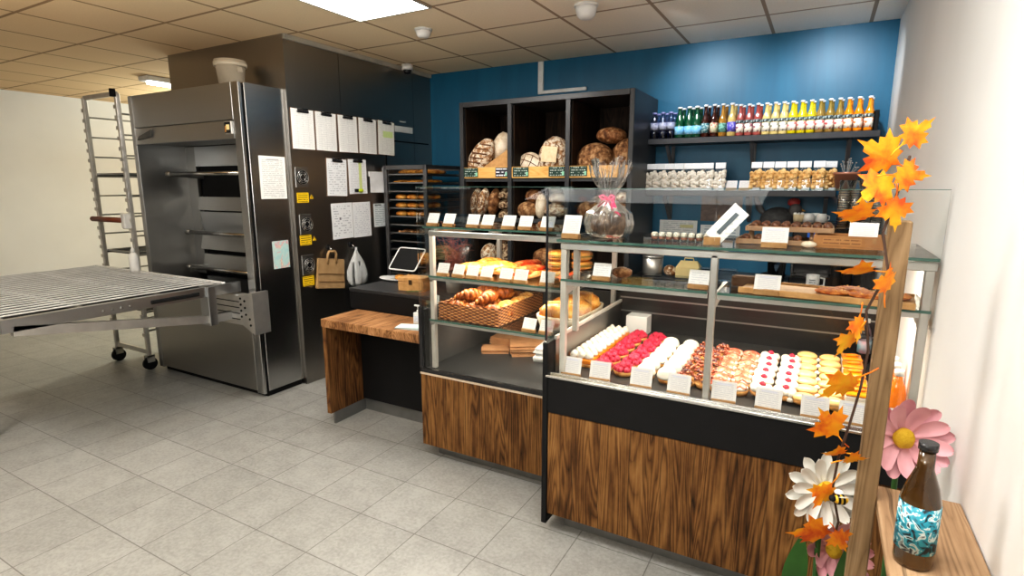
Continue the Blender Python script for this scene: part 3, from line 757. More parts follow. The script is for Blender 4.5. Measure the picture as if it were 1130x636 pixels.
# ---------------------------------------------------------------- pastry case (larger, right)
cb = thing('display_case', 'larger glass display case of pastries with black band and wooden front', 'display case', (-.33, 2.6, 0))
BX0, BX1, BY, BR = -1.005, .338, 2.116, 3.12
mb = MB(); mb.box(BX0 + .012, BY - .004, .10, BX1, BY + .012, .598, .002); mb.done('front_panel', RUST, cb, **W)
mb = MB(); mb.box(BX0 - .0, BY - .008, .60, BX1, BY + .012, .762, .002); mb.done('front_band', BLACK, cb, **W)
mb = MB(); mb.box(BX0 - .014, BY - .012, .05, BX0 + .011, BR, .92, .002); mb.done('side_panel', BLACK, cb, **W)
mb = MB(); mb.box(BX0 + .06, BY + .09, .0, BX1, BY + .105, .10); mb.done('plinth', KICK, cb, **W)
mb = MB(); mb.box(BX0 + .012, BY + .012, .11, BX1, BR, .745); mb.done('base_cabinet', BLACK, cb, **W)
mb = MB(); mb.box(BX0, BY - .014, .763, BX1, BY + .004, .776, .003); mb.box(BX0, BY + .0045, .763, BX1, BY + .016, .785, .003); mb.done('chrome_sill', CHROME, cb, **W)
mb = MB(); mb.box(BX0 + .012, BY + .017, .746, BX1, BR, .766); mb.done('case_floor', SILL, cb, **W)
mb = MB(); mb.box(BX0 + .012, BR - .02, .767, BX1, BR, 1.03); rp = mb.done('rear_panel', plain('black_lining', (.018, .017, .017, 1), .3), cb, **W)
for z in (.87, .95):
    mb = MB(); mb.box(BX0 + .012, BR - .024, z, BX1, BR - .0205, z + .008); mb.done('rear_groove', STEEL_D, cb, **W)
mb = MB(); mb.box(BX0 + .012, BY + .06, .767, BX0 + .017, BR - .021, .918); mb.done('side_lining', brushed('grey_lining', (.30, .285, .27, 1), .34, (2, 2, 60)), cb, **W)
mb = MB(); mb.box(BX0 + .008, BY + .06, .921, BX0 + .022, BR, .938, .002); mb.done('side_rail', POSTM, cb, **W)
for x, y, nm in ((-.957, BY + .028, 'post'), (-.957, BY + .165, 'post'), (-.345, BY + .024, 'post'), (.305, BY + .028, 'post')):
    mb = MB(); mb.box(x, y, .767 if y < 2.2 else .94, x + .026, y + .026, 1.345, .003); mb.done(nm, POSTM if x < -.5 else ALU, cb, **W)
mb = MB(); mb.box(-.957, BY + .024, 1.332, BX1 - .002, BY + .056, 1.358, .003); mb.done('light_rail', ALU, cb, **W)
for x in (-.957, -.345, .305):
    mb = MB(); mb.box(x, BY + .056, 1.332, x + .026, BY + .52, 1.356, .003); mb.done('top_rail', POSTM, cb, **W)
mb = MB(); mb.box(BX0 + .04, BY + .004, 1.366, BX1 - .004, BY + .52, 1.376); g = mb.done('top_shelf', GLASS, cb, **W)
edge(g, BX0 + .04, BY + .0005, 1.366, BX1 - .004, BY + .0035, 1.376, cb)
for x in (-.90, -.30, .25):
    mb = MB(); mb.box(x - .01, BY + .06, 1.359, x + .01, BY + .5, 1.365); mb.done('shelf_support', ALU, cb, **W)
z = 1.205
for x0, x1 in ((-.955, -.352), (-.315, BX1 - .004)):
    mb = MB(); mb.box(x0, BY + .03, z - .01, x1, BY + .36, z); g = mb.done('middle_shelf', GLASS, cb, **W)
    edge(g, x0, BY + .0265, z - .01, x1, BY + .0295, z, cb)
    mb = MB(); mb.box(x0, BY + .034, z - .028, x1, BY + .046, z - .011); mb.done('shelf_rail', ALU, cb, **W)
for x in (-.945, -.332, .318):
    mb = MB(); mb.hexa([(x - .008, BY + .05, z - .075), (x + .008, BY + .05, z - .075), (x + .008, BY + .36, z - .03), (x - .008, BY + .36, z - .03), (x - .008, BY + .05, z - .030), (x + .008, BY + .05, z - .030), (x + .008, BY + .36, z - .011), (x - .008, BY + .36, z - .011)]); mb.done('shelf_bracket', POSTM, cb, **W)
for x0, x1 in ((BX0, -.336), (-.332, BX1 - .002)):
    mb = MB(); mb.box(x0, BY - .006, .777, x1, BY + .0, 1.585); g = mb.done('front_pane', GLASSF, cb, **W)
    edge(g, x0, BY - .006, 1.5855, x1, BY, 1.5875, cb)
mb = MB(); mb.box(BX0 - .010, BY + .004, .921, BX0 - .004, BY + .56, 1.585); g = mb.done('side_pane', GLASSF, cb, **W)
edge(g, BX0 - .010, BY + .004, 1.5855, BX0 - .004, BY + .56, 1.5875, cb)
mb = MB(); mb.box(BX0 - .006, BY - .0065, .93, BX0 + .001, BY + .003, 1.585); mb.done('corner_strip', BLACKG, cb, **W)

# ---------------------------------------------------------------- rear counter under the wall shelves
rc = thing('rear_counter', 'black counter against the blue wall behind the pastry case', 'counter', (-.45, 4.35, 0))
mb = MB(); mb.box(-1.22, 4.06, .0, .338, 4.676, .885); mb.done('body', BLACK, rc, **W)
mb = MB(); mb.box(-1.235, 4.03, .886, .340, 4.678, .92, .002); mb.done('worktop', plain('graphite_worktop', (.035, .035, .037, 1), .35), rc, **W)

# ---------------------------------------------------------------- bread shelf unit
bs = thing('bread_shelf', 'tall black open shelf unit with three bays of loaves', 'shelf unit', (-2.0, 4.35, 0))
SX0, SX1, SY, SR, SZ = -2.765, -1.243, 4.04, 4.672, 2.285
FR = plain('shelf_edge', (.040, .042, .046, 1), .4)
DW = rustic('dark_wood_lining', (58, 42, 30), (36, 26, 19), (16, 12, 9), axis='z', across='x', plank=.11)
mb = MB(); mb.box(SX0, SY, 0, SX0 + .036, SR, SZ, .002); mb.done('side_panel', FR, bs, **W)
mb = MB(); mb.box(SX1 - .036, SY, 0, SX1, SR, SZ, .002); mb.done('side_panel', FR, bs, **W)
mb = MB(); mb.box(SX0 + .037, SY, SZ - .04, SX1 - .037, SR, SZ, .002); mb.done('top_panel', FR, bs, **W)
for x in (-2.277, -1.763):
    mb = MB(); mb.box(x - .018, SY + .002, .10, x + .018, SR - .02, SZ - .041); mb.done('divider', FR, bs, **W)
mb = MB(); mb.box(SX0 + .037, SR - .015, .10, SX1 - .037, SR, SZ - .041); mb.done('back_panel', DW, bs, **W)
bays = ((SX0 + .037, -2.296), (-2.258, -1.782), (-1.744, SX1 - .037))
for x0, x1 in bays:
    for z in (1.66, 1.325, .885, .45, .10):
        mb = MB(); mb.box(x0, SY + .02, z - .03, x1, SR - .016, z); mb.done('shelf', FR, bs, **W)
    mb = MB(); mb.box(x0, SY + .004, 1.657, x1, SY + .02, 1.748, .002); mb.done('front_lip', PALEW, bs, **W)
    for x in ((x0 + .003), (x1 - .011)):
        mb = MB(); mb.box(x, SY + .03, .89, x + .008, SR - .02, SZ - .05); mb.done('bay_lining', DW, bs, **W)

# ---------------------------------------------------------------- wall shelves
def wall_shelf(label, z, x0, x1, xs):
    o = thing('wall_shelf', label, 'shelf', ((x0 + x1) / 2, 4.66, z))
    mb = MB(); mb.box(x0, 4.42, z - .042, x1, 4.676, z, .002); mb.done('board', SHELFM, o, **W)
    for x in xs:
        mb = MB(); mb.box(x - .014, 4.668, z - .24, x + .014, 4.679, z - .043)
        mb.beam((x, 4.665, z - .235), (x, 4.46, z - .05), .024, .02); mb.done('bracket', BRKT, o, **W)
wall_shelf('upper wall shelf carrying the row of drink bottles', 1.955, -1.242, .29, (-1.10, -.49, .125))
wall_shelf('lower wall shelf carrying the bagged biscuits', 1.562, -1.242, .075, (-1.10, -.49, .02))

# ---------------------------------------------------------------- tall cooling rack behind the till counter
ck = thing('cooling_rack', 'tall steel bakery rack full of trays behind the till counter', 'rack', (-3.26, 4.2, 0))
RX0, RX1, RY0, RY1 = -3.485, -3.035, 3.90, 4.45
DGREY = plain('rack_steel', (.16, .16, .165, 1), .35, .8)
for x in (RX0, RX1):
    for y in (RY0, RY1):
        mb = MB(); mb.box(x - .018, y - .014, .10, x + .018, y + .014, 1.775, .003); mb.done('post', DGREY, ck, **W)
        mb = MB(); mb.cyl((x - .015, y, .05), (x + .015, y, .05), .05); mb.done('castor', BLACKM, ck, **W)
for y in (RY0, RY1):
    mb = MB(); mb.box(RX0, y - .014, 1.735, RX1, y + .014, 1.775, .003); mb.box(RX0, y - .014, .10, RX1, y + .014, .14); mb.done('cross_frame', DGREY, ck, **W)
for x in (RX0, RX1):
    mb = MB(); mb.box(x - .018, RY0, 1.745, x + .018, RY1, 1.775); mb.box(x - .018, RY0, .10, x + .018, RY1, .14); mb.done('side_frame', DGREY, ck, **W)
TZ = [1.69 - .075 * k for k in range(14)]
for z in TZ:
    for x in (RX0 + .02, RX1 - .02):
        mb = MB(); mb.box(x - .012, RY0 + .015, z - .012, x + .012, RY1 - .015, z - .004); mb.done('runner', DGREY, ck, **W)
# ---------------------------------------------------------------- price cards
CARDP = paper('price_card_print', (.70, .69, .68, 1), (.25, .27, .35, 1), 7, 'XZ', .44, 6, margin=.12, top=.1, amount=.4)
CARDP2 = paper('pastry_card_print', (.68, .66, .65, 1), (.25, .25, .34, 1), 11, 'XZ', .42, 8, margin=.12, top=.08, amount=.38, accent=((.55, .55, .65, 1), .80, .90, .2, .8))
CARDB = plain('card_block_wood', srgb(176, 136, 88), .6, c2=srgb(150, 110, 66), nscale=40)
def card_proto(w, h, tilt, mat, label, group, bh=.018):
    o = thing('price_card', label, 'price card', (0, 0, 0), group=group)
    mb = MB(); mb.box(-w / 2 * .98, -.009, 0, w / 2 * .98, .016, bh, .0015); mb.done('wooden_base', CARDB, o)
    mb = MB(); mb.box(-w / 2, -.001, 0, w / 2, .0, h, m=Matrix.Translation((0, .0, bh * .75)) @ Matrix.Rotation(-tilt, 4, 'X')); mb.done('card', mat, o)
    return o
def ordlab(n, base):
    W_ = ['first', 'second', 'third', 'fourth', 'fifth', 'sixth', 'seventh', 'eighth', 'ninth', 'tenth', 'eleventh', 'twelfth']
    return [base % W_[i] for i in range(n)]
def cards(proto, pts, base, group):
    labs = ordlab(len(pts), base)
    return series(proto, [((x, y, z), rz) for x, y, z, rz in pts], labs, group)
cA = card_proto(.078, .062, .42, CARDP, 'x', 'g')
cards(cA, [(x, 2.475, 1.3765, random.uniform(-.12, .02)) for x in (-1.888, -1.779, -1.622, -1.531, -1.404, -1.306, -1.183)],
      '%s price card from the left on the top shelf of the bread case', 'price cards on top of the bread case')
cA2 = dup(cA, (-1.823, 2.47, 1.1005), 0, 'x', 'g')
cards(cA2, [(x, 2.47, 1.1005, random.uniform(-.1, .02)) for x in (-1.823, -1.719, -1.627, -1.537, -1.418, -1.329, -1.178)],
      '%s price card from the left on the middle shelf of the bread case', 'price cards on the middle shelf of the bread case')
cA3 = dup(cA, (-1.277, 2.47, .8485), 0, 'x', 'g')
cards(cA3, [(x, 2.465, .8485, random.uniform(-.1, .02)) for x in (-1.277, -1.178)],
      '%s price card from the left before the white bread basket', 'price cards on the low shelf of the bread case')
cB = card_proto(.090, .076, .30, CARDP2, 'x', 'g', .02)
PASTRY_NAMES = ['lemon meringue slices', 'left raspberry tart rows', 'white meringue domes', 'nut tarts', 'strawberry tartlets', 'raspberry cream eclairs', 'yellow iced eclairs', 'orange cream slices', 'orange juice bottles']
series(cB, [((x, 2.150, .7665), random.uniform(-.05, .08)) for x in (-.903, -.770, -.591, -.438, -.267, -.111, .042, .160, .285)],
       ['white price card standing in front of the %s' % n for n in PASTRY_NAMES], 'price cards in the pastry case')
cT = card_proto(.082, .086, .35, CARDP2, 'large white price card at the left end of the pastry case top', 'price cards on top of the pastry case', .022)
cT.location = (-.925, 2.17, 1.3765); cT.rotation_euler = (0, 0, -.06)
cW = card_proto(.088, .062, .40, CARDP2, 'x', 'price cards on top of the pastry case', .02)
cW.location = (-.14, 2.20, 1.3765); cW['label'] = 'large white price card in front of the wooden chocolate trays'
if 0: dup(cT, (-.142, 2.20, 1.3765), -.05, 'large white price card in front of the wooden chocolate trays')
dup(cW, (.135, 2.30, 1.3965), -.1, 'large white price card on the low wooden box by the oak post')
cM = dup(cA, (-.787, 2.18, 1.2055), 0, 'white price card at the left of the pastry case middle shelf', 'price cards on the middle shelf of the pastry case')
dup(cA, (-.392, 2.18, 1.2055), -.04, 'white price card by the centre post on the middle shelf', 'price cards on the middle shelf of the pastry case')
dup(cW, (-.150, 2.17, 1.2055), -.04, 'white price card in front of the cookie board', 'price cards on the middle shelf of the pastry case')
# leaning long card on a block at the centre post
o = thing('tilted_sign', 'long white sign leaning steeply on a wooden block at the centre post', 'sign', (-.355, 2.20, 1.3765), rz=.15)
mb = MB(); mb.box(-.03, -.02, 0, .03, .03, .03, .002); mb.done('wooden_base', CARDB, o)
R = Matrix.Translation((0, .0, .022)) @ Matrix.Rotation(.72, 4, 'Y') @ Matrix.Rotation(-.25, 4, 'X')
mb = MB(); mb.box(-.034, -.003, 0, .034, .0, .155, m=R); mb.done('card', paper('leaning_sign_print', (.84, .85, .84, 1), (.25, .28, .3, 1), 9, 'XZ', .5, 3, amount=.3), o)
mb = MB(); mb.box(-.008, -.006, .03, .008, -.003, .13, m=R); mb.done('dark_stripe', plain('sign_ink', (.12, .15, .17, 1), .6), o)

# ---------------------------------------------------------------- bread materials
CR_GOLD = crust('golden_crust', (150, 78, 26), (206, 134, 52), (236, 182, 96), 16, .42, .35, coat=.25)
CR_BROWN = crust('brown_crust', (84, 50, 28), (136, 90, 54), (186, 144, 102), 26, .65, .9)
CR_FLOUR = crust('floured_crust', (96, 58, 32), (156, 112, 74), (196, 158, 118), 20, .75, .6, flour=(226, 212, 190))
CR_WHITE = crust('white_floured_crust', (186, 164, 136), (218, 202, 178), (232, 222, 204), 12, .8, .4)
CR_DARK = crust('dark_rye_crust', (50, 30, 18), (84, 54, 34), (120, 86, 58), 22, .7, .7, flour=(196, 172, 140))
CR_SEED = crust('seeded_crust', (78, 48, 28), (142, 100, 64), (196, 158, 116), 28, .75, 1.0)
CR_CUT = crust('bread_crumb', (198, 152, 96), (222, 182, 128), (234, 204, 160), 40, .8, .5)
CR_CROIS = crust('croissant_crust', (92, 42, 16), (150, 82, 32), (200, 132, 62), 18, .45, .3, coat=.15)
ROSE = plain('score_crust_dark', srgb(110, 70, 40), .7)
def loaf(label, loc, r, mat, rot=(0, 0, 0), amp=.08, group=None, taper=0, cat='bread', name='bread_loaf', scores=None, smat=None):
    o = thing(name, label, cat, loc, rot=rot, group=group)
    mb = MB(); mb.blob((0, 0, 0), r, 3, amp, 9 / max(r), seed=random.random() * 9, taper=taper); mb.done('crust', mat, o)
    if scores:
        for pts in scores:
            mb = MB(); mb.tube([Vector(p) for p in pts], max(r) * .03, 5); mb.done('score_mark', smat or ROSE, o)
    return o
def face_arcs(r, n, kind):
    """score lines over the front (-y) of an ellipsoid with radii r"""
    out = []
    def on(x, z):
        k = 1 - (x / r[0]) ** 2 - (z / r[2]) ** 2
        return (x, -r[1] * math.sqrt(max(k, 0)) * 1.01, z)
    if kind == 'cross':
        for k in range(n):
            c = -.6 + 1.2 * k / (n - 1)
            out.append([on(r[0] * c + r[0] * .12 * math.sin(t * 3), r[2] * (t - .5) * 1.5 * math.sqrt(max(1 - c * c, 0))) for t in [i / 8 for i in range(9)]])
            out.append([on(r[0] * (t - .5) * 1.5 * math.sqrt(max(1 - c * c, 0)), r[2] * c + r[2] * .12 * math.sin(t * 3)) for t in [i / 8 for i in range(9)]])
    if kind == 'spiral':
        out.append([on(r[0] * (.12 + .8 * t) * math.cos(t * 15), r[2] * (.12 + .8 * t) * math.sin(t * 15)) for t in [i / 60 for i in range(56)]])
    if kind == 'slash':
        for k in range(n):
            c = -.7 + 1.4 * k / (n - 1); w = math.sqrt(1 - c * c) * .75
            out.append([on(r[0] * w * (t * 2 - 1) * .8, r[2] * (c + .22 * (t * 2 - 1) * w)) for t in [i / 6 for i in range(7)]])
    return out
LY = 4.24
# upper row, left bay
r = (.10, .08, .19)
loaf('long scored loaf leaning to the right in the upper left bay', (-2.625, LY - .09, 1.83), r, CR_FLOUR, (0, .62, 0), .06, scores=face_arcs(r, 7, 'slash'))
r = (.075, .06, .13)
loaf('grey floured loaf standing behind the long scored loaf', (-2.475, LY + .0, 1.925), r, CR_WHITE, (0, .35, 0), .07)
o = thing('bread_rest', 'pale wooden wedge holding the loaf in the upper left bay', 'stand', (-2.46, LY - .08, 1.6605))
mb = MB(); mb.hexa([(-.12, -.06, 0), (.13, -.06, 0), (.13, .10, 0), (-.12, .10, 0), (-.10, -.06, .095), (.13, -.06, .23), (.13, .10, .23), (-.10, .10, .095)]); mb.done('wedge', PALEW_N, o)
# upper row, middle bay
r = (.115, .05, .095)
loaf('round white floured loaf with dark score lines in the upper middle bay', (-2.165, LY - .03, 1.775), r, CR_WHITE, (-.15, .4, 0), .04, scores=face_arcs(r, 3, 'cross'))
st = loaf('brown loaf with a pale square stamp in the upper middle bay', (-1.965, LY + .0, 1.828), (.138, .10, .165), CR_FLOUR, (-.1, .08, 0), .08)
mb = MB(); mb.grid(lambda u, v: (-.068 + .136 * u, -.104 - .012 * math.sin(u * PI) * math.sin(v * PI), -.055 + .125 * v), 6, 6); mb.done('flour_stamp', plain('flour_square', srgb(232, 212, 178), .8, c2=srgb(214, 190, 150), nscale=40), st)
# upper row, right bay
loaf('large round seeded loaf at the left of the upper right bay', (-1.60, LY - .02, 1.795), (.155, .11, .135), CR_SEED, (0, 0, 0), .05)
loaf('seeded loaf lying across the two large loaves in the upper right bay', (-1.50, LY + .06, 1.985), (.125, .09, .065), CR_BROWN, (0, .05, 0), .07)
loaf('large round seeded loaf at the right of the upper right bay', (-1.385, LY + .08, 1.815), (.118, .11, .15), CR_SEED, (0, .3, 0), .05)
# lower row, left bay : slices and dark baskets of loaves
for k, (x, y, a, lab) in enumerate(((-2.69, LY - .06, .18, 'leftmost of three leaning oval loaves with patterned crust'), (-2.595, LY - .10, .25, 'middle of three leaning oval loaves with patterned crust'), (-2.52, LY - .04, .22, 'rightmost of three leaning oval loaves with patterned crust'))):
    r = (.048, .07, .125)
    loaf(lab, (x, y, 1.452), r, CR_FLOUR if k != 2 else CR_BROWN, (0, a, 0), .04, scores=face_arcs(r, 4, 'spiral' if k != 2 else 'slash'))
for k in range(6):
    loaf(['dark floured stick loaf in the lower left bay, lowest at left', 'dark floured stick loaf in the lower left bay, lowest at right', 'dark floured stick loaf in the lower left bay, middle layer at left', 'dark floured stick loaf in the lower left bay, middle layer at right', 'dark floured stick loaf in the lower left bay, top layer at left', 'dark floured stick loaf in the lower left bay, top layer at right'][k],
         (-2.425 + .085 * (k % 2), LY + .02 - .01 * (k % 2), 1.372 + .085 * (k // 2)), (.046, .15, .042), CR_DARK, (.3, .15 * (-1) ** k, .12 * (-1) ** k), .06, group='dark stick loaves in the lower left bay')
# lower row, middle bay
for lab, loc, r, m, ro in (('small round brown roll loaf lying on top in the lower middle bay', (-2.14, LY, 1.506), (.085, .08, .062), CR_BROWN, (0, .1, 0)),
        ('round brown loaf at the bottom left of the lower middle bay', (-2.185, LY - .04, 1.39), (.10, .10, .075), CR_SEED, (0, 0, 0)),
        ('narrow white floured loaf standing upright in the lower middle bay', (-2.058, LY - .05, 1.425), (.048, .05, .105), CR_WHITE, (0, .06, 0)),
        ('dark brown loaf at the top of the lower middle bay', (-2.0, LY + .1, 1.555), (.07, .07, .045), CR_DARK, (0, .2, 0)),
        ('pale floured loaf resting on top at the right of the middle bay', (-1.92, LY + .02, 1.49), (.095, .09, .05), CR_FLOUR, (0, 0, 0)),
        ('floured loaf at the bottom right of the lower middle bay', (-1.93, LY - .03, 1.392), (.095, .09, .062), CR_FLOUR, (0, 0, 0)),
        ('round brown loaf at the left of the lower right bay', (-1.64, LY - .02, 1.40), (.10, .10, .075), CR_SEED, (0, 0, 0)),
        ('dark loaf lying behind the round brown loaf in the lower right bay', (-1.585, LY + .12, 1.46), (.10, .08, .06), CR_DARK, (0, .15, 0)),
        ('floured loaf on top of the stack in the lower right bay', (-1.375, LY, 1.505), (.08, .09, .045), CR_FLOUR, (0, 0, 0)),
        ('brown loaf at the bottom of the stack in the lower right bay', (-1.375, LY - .02, 1.395), (.085, .09, .068), CR_FLOUR, (0, 0, 0))):
    loaf(lab, loc, r, m, ro, .07)
# third row, seen through the glass
for lab, loc, r, m in (('floured loaf at the left of the third row bay', (-2.60, LY, .985), (.075, .09, .10), CR_FLOUR), ('dark loaf with white pattern in the third row left bay', (-2.47, LY + .02, 1.02), (.07, .09, .13), CR_DARK),
                       ('tall dark loaf at the right of the third row left bay', (-2.38, LY - .02, .995), (.06, .09, .105), CR_DARK), ('brown loaf in the third row middle bay', (-2.02, LY, .98), (.13, .10, .095), CR_BROWN), ('dark loaf beside the brown loaf in the third row', (-1.87, LY + .05, .965), (.08, .10, .08), CR_DARK)):
    loaf(lab, loc, r, m, (0, .1, 0), .07)
# chalk signs on the front lips
CHG = paper('green_chalk_sign', srgb(12, 52, 42), srgb(226, 236, 226), 4, 'XZ', .50, 7, margin=.08, top=.06, amount=.6)
CHB = paper('black_chalk_sign', srgb(24, 26, 40), srgb(236, 236, 240), 3, 'XZ', .44, 6, margin=.05, top=.03, amount=.9)
for x0, x1, m, lab in ((-2.728, -2.585, CHG, 'green chalk price sign under the long scored loaf'), (-2.41, -2.295, CHB, 'black and white chalk price sign at the left bay divider'), (-2.245, -2.10, CHG, 'green chalk price sign under the white floured loaf'),
                       (-1.919, -1.782, CHG, 'green chalk price sign under the stamped loaf'), (-1.74, -1.596, CHG, 'green chalk price sign under the large seeded loaf')):
    o = thing('chalk_sign', lab, 'price sign', ((x0 + x1) / 2, 4.043, 1.706))
    mb = MB(); mb.box(-(x1 - x0) / 2, -.004, -.038, (x1 - x0) / 2, 0, .038); mb.done('board', m, o)
    mb = MB(); mb.box((x1 - x0) / 2 - .022, -.0055, -.03, (x1 - x0) / 2 - .004, -.0042, .0); mb.done('sticker', plain('mint_sticker', srgb(150, 210, 180), .5), o)

# ---------------------------------------------------------------- bread case contents
# wicker basket of croissants
WICK = NT('wicker'); v_ = WICK.co('Object'); w_ = WICK.sep(v_)
s1 = WICK.math('SINE', WICK.math('MULTIPLY', w_[2], 360)); s2 = WICK.math('SINE', WICK.math('MULTIPLY', WICK.math('ADD', w_[0], w_[1]), 130))
hh = WICK.math('MULTIPLY', s1, s2); n_ = WICK.noise(v_, 40, 3)
WICK.base(WICK.ramp(WICK.math('ADD', WICK.math('MULTIPLY', hh, .42), WICK.math('MULTIPLY', n_, .6)), [(.0, srgb(92, 46, 20)), (.3, srgb(150, 90, 46)), (.6, srgb(196, 138, 84))]))
WICK.bump(hh, .8, .006); WICK.set(Roughness=.55); WICK = WICK.m
bkx0, bkx1, bky0, bky1, bz = -1.86, -1.465, 2.475, 3.02, .8485
bk = thing('wicker_basket', 'long brown wicker basket of croissants on the low shelf', 'basket', ((bkx0 + bkx1) / 2, (bky0 + bky1) / 2, bz))
w2, d2 = (bkx1 - bkx0) / 2, (bky1 - bky0) / 2
mb = MB(); mb.box(-w2 + .012, -d2 + .012, 0, w2 - .012, d2 - .012, .008); mb.done('bottom', WICK, bk)
for nm, a in (('front', (-w2, -d2, w2, -d2 + .011)), ('back', (-w2, d2 - .011, w2, d2)), ('left', (-w2, -d2 + .0115, -w2 + .011, d2 - .0115)), ('right', (w2 - .011, -d2 + .0115, w2, d2 - .0115))):
    mb = MB(); mb.box(a[0], a[1], 0, a[2], a[3], .088, .003); mb.done(nm + '_wall', WICK, bk)
mb = MB(); mb.tube([(-w2 + .005, -d2 + .005, .09), (w2 - .005, -d2 + .005, .09), (w2 - .005, d2 - .005, .09), (-w2 + .005, d2 - .005, .09)], .009, 8, closed=True)
mb.done('rolled_rim', WICK, bk)
mb = MB(); mb.tube([(-w2 + .003, -d2 + .003, .006), (w2 - .003, -d2 + .003, .006), (w2 - .003, d2 - .003, .006), (-w2 + .003, d2 - .003, .006)], .008, 8, closed=True)
mb.done('rolled_foot', WICK, bk)
def croissant(label, group):
    o = thing('croissant', label, 'croissant', group=group)
    segs = 9; mb = MB()
    for k in range(segs):
        u = (k - (segs - 1) / 2) / ((segs - 1) / 2)
        rr = .043 * (1 - .62 * abs(u) ** 1.6)
        ang = u * 1.05
        c = Vector((.094 * math.sin(ang), .062 * (1 - math.cos(ang)) * 1.5, rr * .8))
        mb.blob(c, (rr * .62, rr, rr * .92), 2, .05, 30, seed=k, m=Matrix.Rotation(ang, 4, 'Z') @ Matrix.Rotation(.15 * (-1) ** k, 4, 'Y'))
    mb.done('rolls', CR_CROIS, o); return o
cr = croissant('x', 'croissants in the wicker basket')
sp = [(-1.785, 2.56, .06, .25), (-1.665, 2.56, .062, 1.3), (-1.545, 2.57, .06, .1), (-1.78, 2.70, .068, 1.1), (-1.655, 2.70, .07, .4), (-1.76, 2.83, .066, .2), (-1.635, 2.84, .068, .9), (-1.77, 2.95, .066, 1.4), (-1.65, 2.96, .066, .3), (-1.73, 2.62, .125, .8), (-1.61, 2.63, .125, 1.7), (-1.71, 2.77, .128, .3), (-1.60, 2.78, .12, 1.2)]
cl = ['croissant at the front left corner of the wicker basket', 'croissant at the middle of the basket front', 'croissant at the front right corner of the wicker basket', 'croissant in the second row of the basket, at left', 'croissant in the second row of the basket, at right', 'croissant in the third row of the basket, at left', 'croissant in the third row of the basket, at right', 'croissant in the last row of the basket, at left', 'croissant in the last row of the basket, at right',
      'croissant heaped on top at the front left', 'croissant heaped on top at the front right', 'croissant heaped on top further back at left', 'croissant heaped on top further back at right']
series(cr, [((x, y, bz + z - .03), a) for x, y, z, a in sp], cl, 'croissants in the wicker basket')
# almond flaked pastries at the right of the basket
ALM = crust('almond_crust', (196, 120, 44), (236, 170, 84), (248, 212, 144), 40, .5, 1.0)
ap = thing('almond_pastry', 'x', 'pastry', group='almond pastries in the wicker basket')
mb = MB(); mb.blob((0, 0, .03), (.05, .075, .032), 3, .12, 30, 2); mb.done('pastry', ALM, ap)
mb = MB()
for k in range(16):
    a, q = random.random() * 6.28, random.random() ** .5
    x, y = .042 * q * math.cos(a), .062 * q * math.sin(a)
    mb.box(-.007, -.004, 0, .007, .004, .0012, m=Matrix.Translation((x, y, .030 + .03 * math.sqrt(1 - q * q * .8))) @ Matrix.Rotation(random.random() * 3, 4, 'Z') @ Matrix.Rotation(random.uniform(-.5, .5), 4, 'X'))
mb.done('almond_flakes', plain('almond', srgb(246, 216, 156), .5), ap)['kind'] = 'stuff'
series(ap, [((-1.535, 2.69, bz + .04), .2), ((-1.525, 2.83, bz + .04), -.1), ((-1.54, 2.95, bz + .04), .3)], ['almond flaked pastry nearest the front in the wicker basket', 'almond flaked pastry in the middle of the wicker basket', 'almond flaked pastry at the back of the wicker basket'], 'almond pastries in the wicker basket')
# white oblong bread basket with loaves
wbk = thing('bread_basket', 'white oblong woven basket of golden loaves at the right of the low shelf', 'basket', (-1.17, 2.78, .8485))
mb = MB()
prof = [(0, .0), (.115, 0), (.128, .012), (.142, .075), (.134, .078), (.122, .016), (.105, .010), (0, .010)]
mb.lathe(prof, 40, m=Matrix.Diagonal((1, 2.05, 1, 1)), wob=lambda a, z: 1 / (abs(math.cos(a)) ** 3.5 + abs(math.sin(a)) ** 3.5) ** (1 / 3.5) * .93)
mb.done('bowl', plain('white_wicker', srgb(214, 200, 176), .6, c2=srgb(190, 170, 140), nscale=60, bump=.4, bscale=90), wbk)
for lab, y, s in (('golden loaf nearest the front in the white bread basket', 2.60, 1), ('golden loaf in the middle of the white bread basket', 2.775, 1.08), ('golden loaf at the back of the white bread basket', 2.95, .95)):
    r = (.108 * s, .075 * s, .068 * s)
    loaf(lab, (-1.17, y, .928), r, CR_GOLD, (0, 0, .15), .12, group='loaves in the white basket', scores=[[(-.06 + .12 * t, -.02 + .03 * math.sin(t * 3), r[2] * .98) for t in [i / 6 for i in range(7)]]], smat=CR_CUT)
# pale wooden box lid behind
o = thing('wooden_block', 'pale wooden board lying on the rear wall of the pastry case', 'board', (-.90, 3.11, 1.0305))
mb = MB(); mb.box(-.09, -.012, -.0, .09, .012, .045, .002); mb.done('board', plain('yellow_wood', srgb(214, 178, 96), .55), o)
# focaccia and pizza pieces on the middle shelf
CHEESE = crust('baked_cheese', (206, 112, 30), (240, 166, 62), (252, 214, 132), 34, .4, .8, coat=.3)
TOMATO = crust('tomato_topping', (176, 40, 14), (224, 92, 40), (244, 160, 96), 26, .4, .6, coat=.3)
CRUSTY = crust('pizza_base', (176, 108, 50), (220, 160, 92), (236, 190, 130), 20, .6, .4)
mz = 1.1005
def slab(label, loc, sx, sy, sz, top, rz, group):
    o = thing('pizza_slice', label, 'pizza bread', loc, rz=rz, group=group)
    mb = MB(); mb.blob((0, 0, sz * .5), (sx, sy, sz * .6), 3, .1, 14, random.random() * 5, flat=-sz * .48); mb.done('base', CRUSTY, o)
    mb = MB(); mb.blob((0, 0, sz * .72), (sx * .94, sy * .94, sz * .62), 3, .22, 30, random.random() * 5, flat=-sz * .1); mb.done('topping', top, o)
    return o
slab('golden cheese topped focaccia, nearest the front of the middle shelf', (-1.71, 2.62, mz), .105, .085, .05, CHEESE, .2, 'cheese focaccias')
